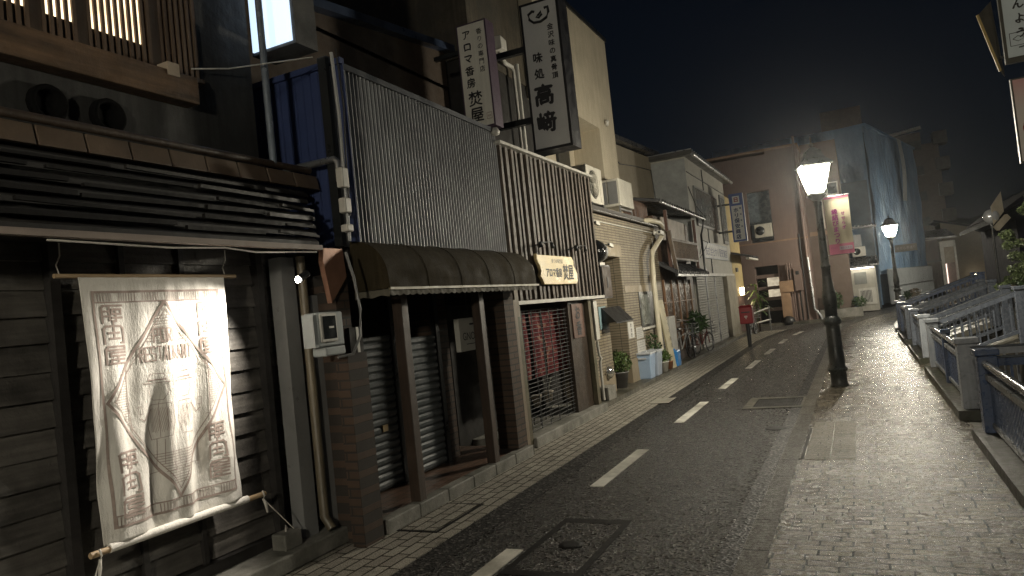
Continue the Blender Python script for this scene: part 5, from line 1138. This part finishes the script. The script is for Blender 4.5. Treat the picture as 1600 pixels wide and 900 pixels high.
pf = MB(); pf.box(5.15, 5.36, 55.0, 55.6, 0, 3.35); pf.box(5.36, 6.02, 55.0, 55.6, 2.95, 3.35); pf.box(5.95, 6.05, 55, 55.6, 0, 3.35); pf.build('portal', mat('white_portal_paint', (.62, .60, .54), .6), ps)  # portal frame in its own even white, no glow
MB().box(5.36, 5.95, 55.2, 55.6, 1.9, 2.95).build('upper_panel', mat('tan_panel', (.36, .31, .24), .6), ps); MB().box(5.36, 5.95, 55.5, 55.6, 0, 1.9).build('doorway', mat('dim_door', (.20, .16, .14), .6), ps)
MB().box(5.38, 5.46, 55.35, 55.4, .3, 1.85).build('light_strip', emis('portal_strip', (1, .72, .62), 1.3), ps)
MB().hull8([(3.9, 54.6, 3.55), (6.1, 54.6, 3.5), (6.1, 54.6, 3.62), (3.9, 54.6, 3.67)], [(3.9, 60, 4.3), (6.1, 60, 4.3), (6.1, 60, 4.4), (3.9, 60, 4.4)]).build('roof', tile_dark, ps)
for k in range(7): MB().box(4.1+k*.16, 4.15+k*.16, 55.2, 55.28, .1, 1.9).build('lattice_bar', post_wood, ps)
MB().box(4.0, 5.15, 54.9, 55.28, 2.05, 2.15).build('pent_eave', dark_metal, ps)
gh = thing('gabled_house', 'dark gabled house with a pale street front beyond the portal shop', 'building', (8, 62, 0))
ghm = mat('gable_render', (.20, .17, .125), .8, var=.15)
MB().prism([(6.0, 0), (9.0, 0), (9.0, 3.95), (7.6, 4.6), (6.0, 4.95)], lambda a, b, t: (a, t, b), 62, 74).build('wall', ghm, gh)
MB().hull8([(5.6, 61.8, 5.1), (9.25, 61.8, 3.95), (9.25, 61.8, 4.07), (5.6, 61.8, 5.22)], [(5.6, 74, 5.1), (9.25, 74, 3.95), (9.25, 74, 4.07), (5.6, 74, 5.22)]).build('roof', mat('matte_dark_roof', (.03, .03, .032), .8, spec=.1), gh)
MB().box(9.0, 9.7, 63, 74, 0, 3.4).build('front_bay', mat('pale_bay', (.34, .31, .25), .7), gh)
for z in (1.0, 2.2): 
    w_ = MB().box(9.05, 9.62, 62.96, 63, z, z+.9).build('window', grey_metal, gh); MB().box(9.1, 9.57, 62.95, 62.959, z+.06, z+.84).build('pane', glass_dark, w_)
MB().box(8.8, 10.0, 62.6, 74, 1.95, 2.05).build('eave', tile_dark, gh)
MB().prism([(6.5, 0), (12, 0), (12, 5.2), (6.5, 6.1)], lambda a, b, t: (a, t, b), 80, 90).build('hall', mat('grey_hall', (.16, .155, .15), .8))
tag(bpy.data.objects['hall'], 'plain grey block rising just behind the gabled house roof', 'building')
g2 = thing('porch_light', 'tiny bright porch light low in front of the gabled house', 'lamp', (7.9, 61.5, 1))
MB().lathe((7.75, 61.2, .85), [(.01, 0), (.07, .04), (.07, .12), (.01, .16)], 10).build('globe', emis('porch_glow', (1, .85, .6), 25), g2); MB().tube([(7.75, 61.2, -.1), (7.75, 61.2, .86)], .03).build('post', dark_metal, g2)
g3 = thing('red_lamp', 'small red glowing lantern beside the farthest street lamp', 'lantern', (10.8, 63, 2))
MB().lathe((10.75, 63, 2.55), [(.03, 0), (.13, .07), (.15, .16), (.13, .25), (.03, .32)], 12).build('lantern', emis('red_glow', (1, .10, .06), 2.5), g3); MB().tube([(10.75, 63, 0), (10.75, 63, 2.55)], .03).build('post', dark_metal, g3)
g4 = thing('blue_lit_sign', 'tiny blue lit vertical sign in the dark distance', 'sign', (10.2, 66, 0))
MB().box(10.35, 10.5, 66, 66.1, 1.1, 1.8).build('face', emis('blue_glow', (.3, .6, 1), 1.6), g4); MB().tube([(10.42, 66.15, -.1), (10.42, 66.15, 1.9)], .03).build('post', dark_metal, g4)
MB().box(12, 30, 70, 90, 0, 3.2).build('distant_house', interior)
tag(bpy.data.objects['distant_house'], 'black silhouette of a low house at the end of the canal', 'building')
# hills
mb = MB(); rd = random.Random(5); A = []; B = []; C_ = []
for i in range(60):
    x = -60+i*5; h = 14+9*math.exp(-((x-62)/26)**2)+2.5*sin(x*.09)+1.5*sin(x*.23)
    A.append((x, 330, -1.4)); B.append((x, 350+4*sin(i), h*1.25)); C_.append((x, 400, 0))
mb.strip(A, B); mb.strip(B, C_); mb.build('hills', mat('hill_trees', (.03, .04, .025), .9, bmp=.5, bscale=.3))['kind'] = 'structure'

# ================================================================== CANAL FENCES AND FOOTBRIDGES
navy = mat('navy_blue_fence_paint', (.05, .08, .16), .30, var=.35, scale=8, spec=.6, streak='z')
greyf = mat('grey_fence_paint', (.14, .16, .20), .28, var=.3, scale=8, spec=.6, streak='z', bmp=.002, bscale=90)
wetsteel = mat('wet_handrail', (.16, .17, .18), .14, metal=.55, var=.3, spec=.8)
moss = mat('mossy_kerb', (.035, .03, .022), .4, var=.5, scale=6, bmp=.012, bscale=25, dirt=(.03, .035, .02))
paleg = mat('pale_grey_post_paint', (.27, .29, .32), .33, var=.25, scale=8, spec=.6, streak='z', bmp=.002, bscale=90)
def post(par, x, y, w, h, m, cap=True, z0=.05):
    mb = MB(); mb.hull8([(x-w/2, y-w/2, z0), (x+w/2, y-w/2, z0), (x+w/2, y+w/2, z0), (x-w/2, y+w/2, z0)], [(x-w*.46, y-w*.46, h-.06), (x+w*.46, y-w*.46, h-.06), (x+w*.46, y+w*.46, h-.06), (x-w*.46, y+w*.46, h-.06)])
    if cap: mb.box(x-w*.56, x+w*.56, y-w*.56, y+w*.56, h-.055, h)
    return mb.build('post', m, par, .008)
def fence(y0, y1, label, pm1, pm2, panel_m, mid=None, w0=.17, w1=.17):
    t = thing('canal_fence', label, 'fence', (.96+bend(y0), y0, 0), 'fence sections along the canal')
    X = lambda y: .96+bend(y)
    n = max(1, int((y1-y0)/1.5)); 
    kb = ribbon_box(.80, 1.14, y0-.18, y1+.18, -.3, .10, .6).build('kerb_base', moss, t)
    post(t, X(y0), y0, w0, .84, pm1, z0=.10); post(t, X(y1), y1, w1, .84, pm2, z0=.10)
    if mid: post(t, X(mid), mid, .10, .80, navy, z0=.10)
    a, b = y0+w0/2, y1-w1/2; m = max(1, int((b-a)/.9)); ys = [a+(b-a)*i/m for i in range(m+1)]
    MB().tube([(X(y)-.02, y, .715) for y in ys], .034, 10).build('handrail', wetsteel, t)
    MB().tube([(X(y)-.02, y, .715-.0) for y in ys][:0] or [(X(a)-.02, a+.02, .715), (X(a)-.02, a+.03, .64)], .02, 6).build('rail_bracket', panel_m, t)
    r = MB(); 
    for p, q in zip(ys, ys[1:]): r.bar((X(p), p, .60), (X(q), q, .60), .07, .05); r.bar((X(p), p, .17), (X(q), q, .17), .05, .04)
    r.build('rail', greyf if panel_m is greyf else mat('rail_wet', (.14, .145, .15), .3), t)
    pk = MB(); k = 0; y = a+.05
    while y < b: pk.box(X(y)-.008, X(y)+.008, y, y+.035, .18, .585); y += .062
    pk.build('picket_panel', panel_m, t)
    return t
fence(-4.0, 7.62, 'nearest navy fence section with a shiny wet handrail at the right edge', navy, navy, navy)
fence(8.92, 12.75, 'fence section starting with the wide pale grey post after the first footbridge', paleg, paleg, navy, 10.9, w0=.20)
fence(14.2, 16.7, 'third fence section beyond the arched footbridge', paleg, greyf, greyf)
fence(18.3, 20.9, 'fourth fence section farther along the canal', greyf, navy, greyf)
fence(22.4, 26.6, 'farthest fence section near the second street lamp', navy, navy, navy)
darkrail = mat('dark_grey_rail', (.07, .08, .10), .25, var=.3, scale=8, spec=.6, streak='z')
def bridge(y0, y1, label, x0=.88, x1=2.5, z0=0., z1=0., m0=navy, m1=paleg, endx=None, h=.70):
    t = thing('footbridge', label, 'footbridge', (x0, y0, 0), 'footbridges over the canal')
    b0, b1 = bend(y0), bend(y1)
    MB().hull8([(x0+b0, y0, z0-.12), (x1+b0, y0, z1-.12), (x1+b0, y0, z1-.004), (x0+b0, y0, z0-.004)], [(x0+b1, y1, z0-.12), (x1+b1, y1, z1-.12), (x1+b1, y1, z1-.004), (x0+b1, y1, z0-.004)]).build('deck', concrete_dark, t)
    xe = endx or x1
    Zf = lambda x: z0+(z1-z0)*(x-x0)/(x1-x0)
    for y, m, b in ((y0, m0, b0), (y1, m1, b1)):
        r = MB(); xa = x0+.10
        r.bar((xa+b, y, Zf(xa)+h), (xe+b, y, Zf(xe)+h), .075, .065); r.bar((xa+b, y, Zf(xa)+.14), (xe+b, y, Zf(xe)+.14), .05, .05); r.build('railing', m, t)
        r = MB(); x = xa+.08
        while x < xe-.04: r.box(x-.010+b, x+.010+b, y-.010, y+.010, Zf(x)+.14, Zf(x)+h); x += .105
        r.build('balusters', m, t); MB().tube([(xa+b, y-.01, Zf(xa)+h+.042), (xe+b, y-.01, Zf(xe)+h+.042)], .014, 8).build('wet_edge', wetsteel, t)
        post(t, xe+b+.07, y, .15, Zf(xe)+h+.12, m, z0=Zf(xe)-.1)
    return t
bridge(7.78, 8.80, 'flat footbridge with a navy near rail and a grey far rail', x1=2.6, endx=2.4)
bridge(12.9, 14.05, 'sloping grey footbridge rising to the potted plants', z1=.52, x1=2.45, m0=greyf, m1=darkrail, endx=2.08)
bridge(16.85, 18.15, 'second sloping footbridge behind the grey one', z1=.52, x1=2.5, m0=darkrail, m1=darkrail, endx=2.3)
bridge(21.05, 22.25, 'far sloping footbridge with dark handrails', z1=.65, x1=2.9, m0=navy, m1=navy, endx=2.7)
MB().box(2.47, 4.5, 12.3, 20, .02, .55).build('canal_terrace', earth)['kind'] = 'structure'
# pots and shrubs at the far side of the canal
potted((2.28, 12.62, .30), 'terracotta pot with a small plant beside the end post of the sloping bridge', .09, .16, mat('orange_pot', (.45, .19, .06), .6), .10, 90, .04, leaf_d, 31)
MB().box(2.1, 2.46, 12.3, 12.86, .2, .30).build('pot_ledge', concrete_dark)['kind'] = 'structure'
for (x, y, z, r, n, sz, mm, lab) in ((2.9, 13.6, 1.05, .42, 520, .07, leaf_d, 'dense low shrub behind the sloping bridge railing'), (2.95, 15.4, 1.1, .5, 560, .08, leaf_d, 'rounded shrub behind the third fence section'),
        (3.2, 17.6, 1.1, .55, 560, .085, leaf_y, 'pale green shrub lit by the lamps beyond the bridges'), (4.4, 21.6, .9, .6, 600, .09, leaf_d, 'wide dark hedge plant beyond the far footbridge'), (4.6, 25.5, .9, .75, 600, .11, leaf_y, 'yellow-green bush near the far end of the canal fence')):
    t = thing('shrub', lab, 'shrub', (x, y, 0), 'shrubs along the far canal bank'); leaves(MB(), (x, y, z), r, n, sz, int(x*100), .75).build('foliage', mm, t)
    s = MB()
    for k in range(5): s.tube([(x, y, .0), (x+.5*r*cos(k*1.3), y+.5*r*sin(k*1.3), z)], .012, 4)
    s.build('stem', dark_wood, t)
tr = thing('tree', 'leafy garden tree at the right edge with lamp-lit pale green branch tips', 'tree', (3.2, 14.2, .5))
MB().tube([(3.2, 14.2, .3), (3.1, 14.15, 1.2), (3.0, 14.1, 2.0), (2.95, 14.1, 2.8)], [.09, .07, .05, .02], 8).build('trunk', dark_wood, tr)
lm = MB(); fo = MB(); rd = random.Random(11)
for k, (dx, dy, dz, r) in enumerate(((-.55, -.3, 2.35, .26), (-.75, .1, 1.95, .22), (-.35, .1, 2.75, .3), (-.2, -.4, 1.9, .35), (.2, 0, 2.5, .4), (.5, .2, 3.1, .4), (-.75, -.1, 1.55, .25), (-.1, .2, 1.45, .4), (.1, .3, 3.2, .3), (-.55, .3, 1.2, .35), (.3, -.3, 1.6, .4), (-.95, .1, 1.2, .2))):
    c = (3.2+dx, 14.2+dy, dz); lm.tube([(3.12, 14.15, min(2.4, dz*.7)), ((3.1+c[0])/2, (14.15+c[1])/2, dz*.9), c], [.03, .02, .008], 5)
    for j in range(4): leaves(fo, (c[0]+rd.uniform(-.6, .6)*r, c[1]+rd.uniform(-.6, .6)*r, c[2]+rd.uniform(-.5, .5)*r), r*.5, 230, .032, k*7+j, .7)
lm.build('limb', dark_wood, tr); fo.build('crown', leaf_y, tr)
bt2 = thing('tree', 'dark mass of a tree standing low behind the shrubs and the porch light', 'tree', (7.6, 40, 0))
MB().tube([(10.4, 44, -.1), (10.4, 44, 2)], [.15, .08]).build('trunk', dark_wood, bt2); fo = MB()
for k in range(16): leaves(fo, (9.6+rd.uniform(-1.3, 1.6), 44+rd.uniform(-1, 1), 1.6+rd.uniform(-1.0, 1.2)), .55, 130, .15, 60+k)
fo.build('crown', leaf_d, bt2)
for i, (x, lab) in enumerate(((1.42, 'dark leafy potted plant on the fence top near the second street lamp'), (1.62, 'pale twiggy potted plant next to the dark leafy one by the fence'))):
    t = potted((x-.05, 25.2, .62), lab, .09, .14, dark_metal, .17 if i else .15, 160, .06, leaf_d if i == 0 else leafmat('dry_leaf', (.26, .21, .15)), 40+i, .03)
MB().box(1.1, 1.9, 25.0, 25.4, -.1, .62).build('plant_stand', moss)
tag(bpy.data.objects['plant_stand'], 'low block carrying the two potted plants by the fence', 'plant stand')
nb = thing('street_nameplate', 'small horizontal street nameplate on the second street lamp', 'sign', (1.5, 27.4, 2.3))
MB().box(1.26, 1.92, 27.36, 27.40, 2.28, 2.52).build('plate', mat('brown_grey_plate', (.22, .19, .15), .5), nb); mb = MB(); write(mb, 'せせらぎ通り', (1.59, 27.355, 2.40), X_, Z_, fit=(.55, .1)); mb.build('lettering', mat('cream_letters', (.45, .42, .36), .6), nb)

# ------------------------------------------------------------------ right-hand signs and dark house
rs = thing('lit_sign', 'pale upper signboard with brush hiragana at the top right', 'sign', (1.8, 8.2, 3.5))
MB().box(1.485, 2.25, 8.15, 8.20, 3.45, 4.9).build('case', mat('olive_sign_case', (.04, .037, .025), .5), rs)
MB().box(1.51, 2.23, 8.14, 8.149, 3.50, 4.88).build('face', mat('pale_blue_face', (.50, .57, .60), .5, var=.1), rs)
mb = MB(); column(mb, 'かんよう', (1.63, 8.135, 4.12), X_, Z_, .10, .135, bold=.003, jitter=.004)
for a, b, c, d in ((1.535, 1.80, 3.60, 3.605), (1.535, 1.80, 3.72, 3.725), (1.535, 1.54, 3.60, 3.72)): mb.box(a, b, 8.137, 8.139, c, d)
mb.tube([(1.56, 8.137, 3.665), (1.60, 8.137, 3.69), (1.66, 8.137, 3.665), (1.60, 8.137, 3.64), (1.56, 8.137, 3.665)], .003, 4); mb.tube([(1.60, 8.137, 3.58), (1.66, 8.137, 3.585), (1.75, 8.137, 3.58)], .006, 4); mb.build('lettering', ink, rs)
rs2 = thing('lit_sign', 'pinkish-white lower signboard with part of a thin red ring at the right edge', 'sign', (1.8, 8.2, 2.6))
m_, nt_, p_ = newmat('pink_to_white_face'); v_ = coords(nt_); sx_ = nt_.nodes.new('ShaderNodeSeparateXYZ'); L(nt_, v_, sx_.inputs[0])
mr = nt_.nodes.new('ShaderNodeMapRange'); mr.inputs[1].default_value = 3.0; mr.inputs[2].default_value = 3.3; L(nt_, sx_.outputs[2], mr.inputs[0])
L(nt_, ramp(nt_, mr.outputs[0], [(0, (.48, .44, .40)), (1, (.48, .25, .24))]), p_.inputs['Base Color']); p_.inputs['Roughness'].default_value = .5
MB().box(1.50, 2.25, 8.15, 8.20, 2.50, 3.30).build('case', mat('olive_sign_case', (.04, .037, .025), .5), rs2)
MB().box(1.515, 2.235, 8.14, 8.149, 2.515, 3.285).build('face', m_, rs2)
MB().tube([(1.645+.09*cos(a), 8.135, 2.82+.09*sin(a)) for a in [k*pi/14 for k in range(6, 24)]], .007, 5).build('ring_emblem', mat('dark_red_ring', (.25, .02, .02), .5), rs2)
sp_ = thing('sign_pole', 'steel pole and arms carrying the two right-hand signboards', 'pole', (2.3, 8.5, 0))
MB().tube([(2.38, 8.5, 0), (2.38, 8.5, 6.0)], .05, 10).build('pole', grey_metal, sp_); MB().bar((2.38, 8.5, 4.2), (1.6, 8.45, 4.2), .05).build('arm', dark_metal, sp_); MB().bar((2.38, 8.5, 2.9), (1.6, 8.43, 2.9), .05).build('arm', dark_metal, sp_)
ob = thing('folding_sign', 'yellow-edged worn folding sign sticking out behind the upper right signboard', 'sign', (1.5, 8.6, 3.6))
MB().hull8([(1.37, 8.5, 4.07), (1.56, 8.9, 4.30), (1.56, 8.93, 4.30), (1.37, 8.53, 4.07)], [(1.50, 8.5, 3.48), (1.60, 8.9, 3.50), (1.60, 8.93, 3.50), (1.50, 8.53, 3.48)]).build('panel', mat('worn_grey_panel', (.22, .20, .16), .6), ob)
MB().bar((1.365, 8.495, 4.07), (1.495, 8.495, 3.47), .022).build('edge_strip', mat('yellow_strip', (.38, .27, .09), .5), ob)
MB().bar((1.5, 8.5, 3.6), (2.38, 8.5, 3.7), .03).build('arm', dark_metal, ob)

dk = thing('dark_canal_house', 'dark purplish house with sloping eave and old signboard across the canal', 'building', (5, 21, 0))
MB().prism([(3.55, .0), (9, 0), (9, 5.6), (4.1, 3.35), (3.2, 2.75), (3.55, 2.55)], lambda a, b, t: (a, t, b), 20.6, 26).build('wall', mat('dark_purple_render', (.010, .009, .015), .9, spec=.05), dk)
MB().hull8([(3.0, 20.3, 2.52), (9, 20.3, 5.5), (9, 20.3, 5.6), (3.0, 20.3, 2.62)], [(3.0, 26, 2.52), (9, 26, 5.5), (9, 26, 5.6), (3.0, 26, 2.62)]).build('roof', mat('dark_slate_roof', (.006, .006, .009), .9, spec=.05), dk)
ob2 = thing('old_signboard', 'tilted pale old signboard fixed over the eave of the dark canal house', 'sign', (3.2, 20, 2.9))
MB().hull8([(2.93, 19.5, 2.45), (3.18, 19.65, 2.74), (3.18, 19.69, 2.74), (2.93, 19.54, 2.45)], [(2.92, 19.5, 2.88), (3.17, 19.65, 3.20), (3.17, 19.69, 3.20), (2.92, 19.54, 2.88)]).build('board', mat('old_tan_board', (.34, .30, .23), .6), ob2)
MB().bar((2.97, 19.5, 2.36), (3.24, 19.65, 2.62), .09, .12).build('lower_rail', mat('old_tan_board', (.34, .30, .23), .6), ob2)
MB().bar((3.16, 20.2, 2.85), (3.4, 20.5, 2.6), .03).build('bracket', dark_metal, ob2)
dsh = thing('round_mirror', 'round pale dome mirror on a pole beside the old signboard', 'mirror', (2.9, 19.6, 0))
MB().lathe((2.92, 19.6, 2.66), [(.01, -.10), (.10, -.085), (.15, -.04), (.165, 0), (.165, .02)], 20, 'y').build('dome', mat('pale_dome', (.45, .46, .47), .15, metal=.4), dsh); MB().tube([(2.92, 19.64, .3), (2.92, 19.64, 2.6)], .025).build('pole', dark_metal, dsh)

# ================================================================== NIGHT HAZE
hz = bpy.data.materials.new('haze'); hz.use_nodes = True; hn = hz.node_tree; hn.nodes.remove(hn.nodes['Principled BSDF'])
pv = hn.nodes.new('ShaderNodeVolumePrincipled'); pv.inputs['Color'].default_value = (.85, .88, .92, 1); pv.inputs['Density'].default_value = .00055; pv.inputs['Anisotropy'].default_value = .88
hn.links.new(pv.outputs[0], hn.nodes['Material Output'].inputs['Volume'])
MB().box(-950, 950, -950, 950, -2.5, 13.6).build('haze', hz)['kind'] = 'stuff'
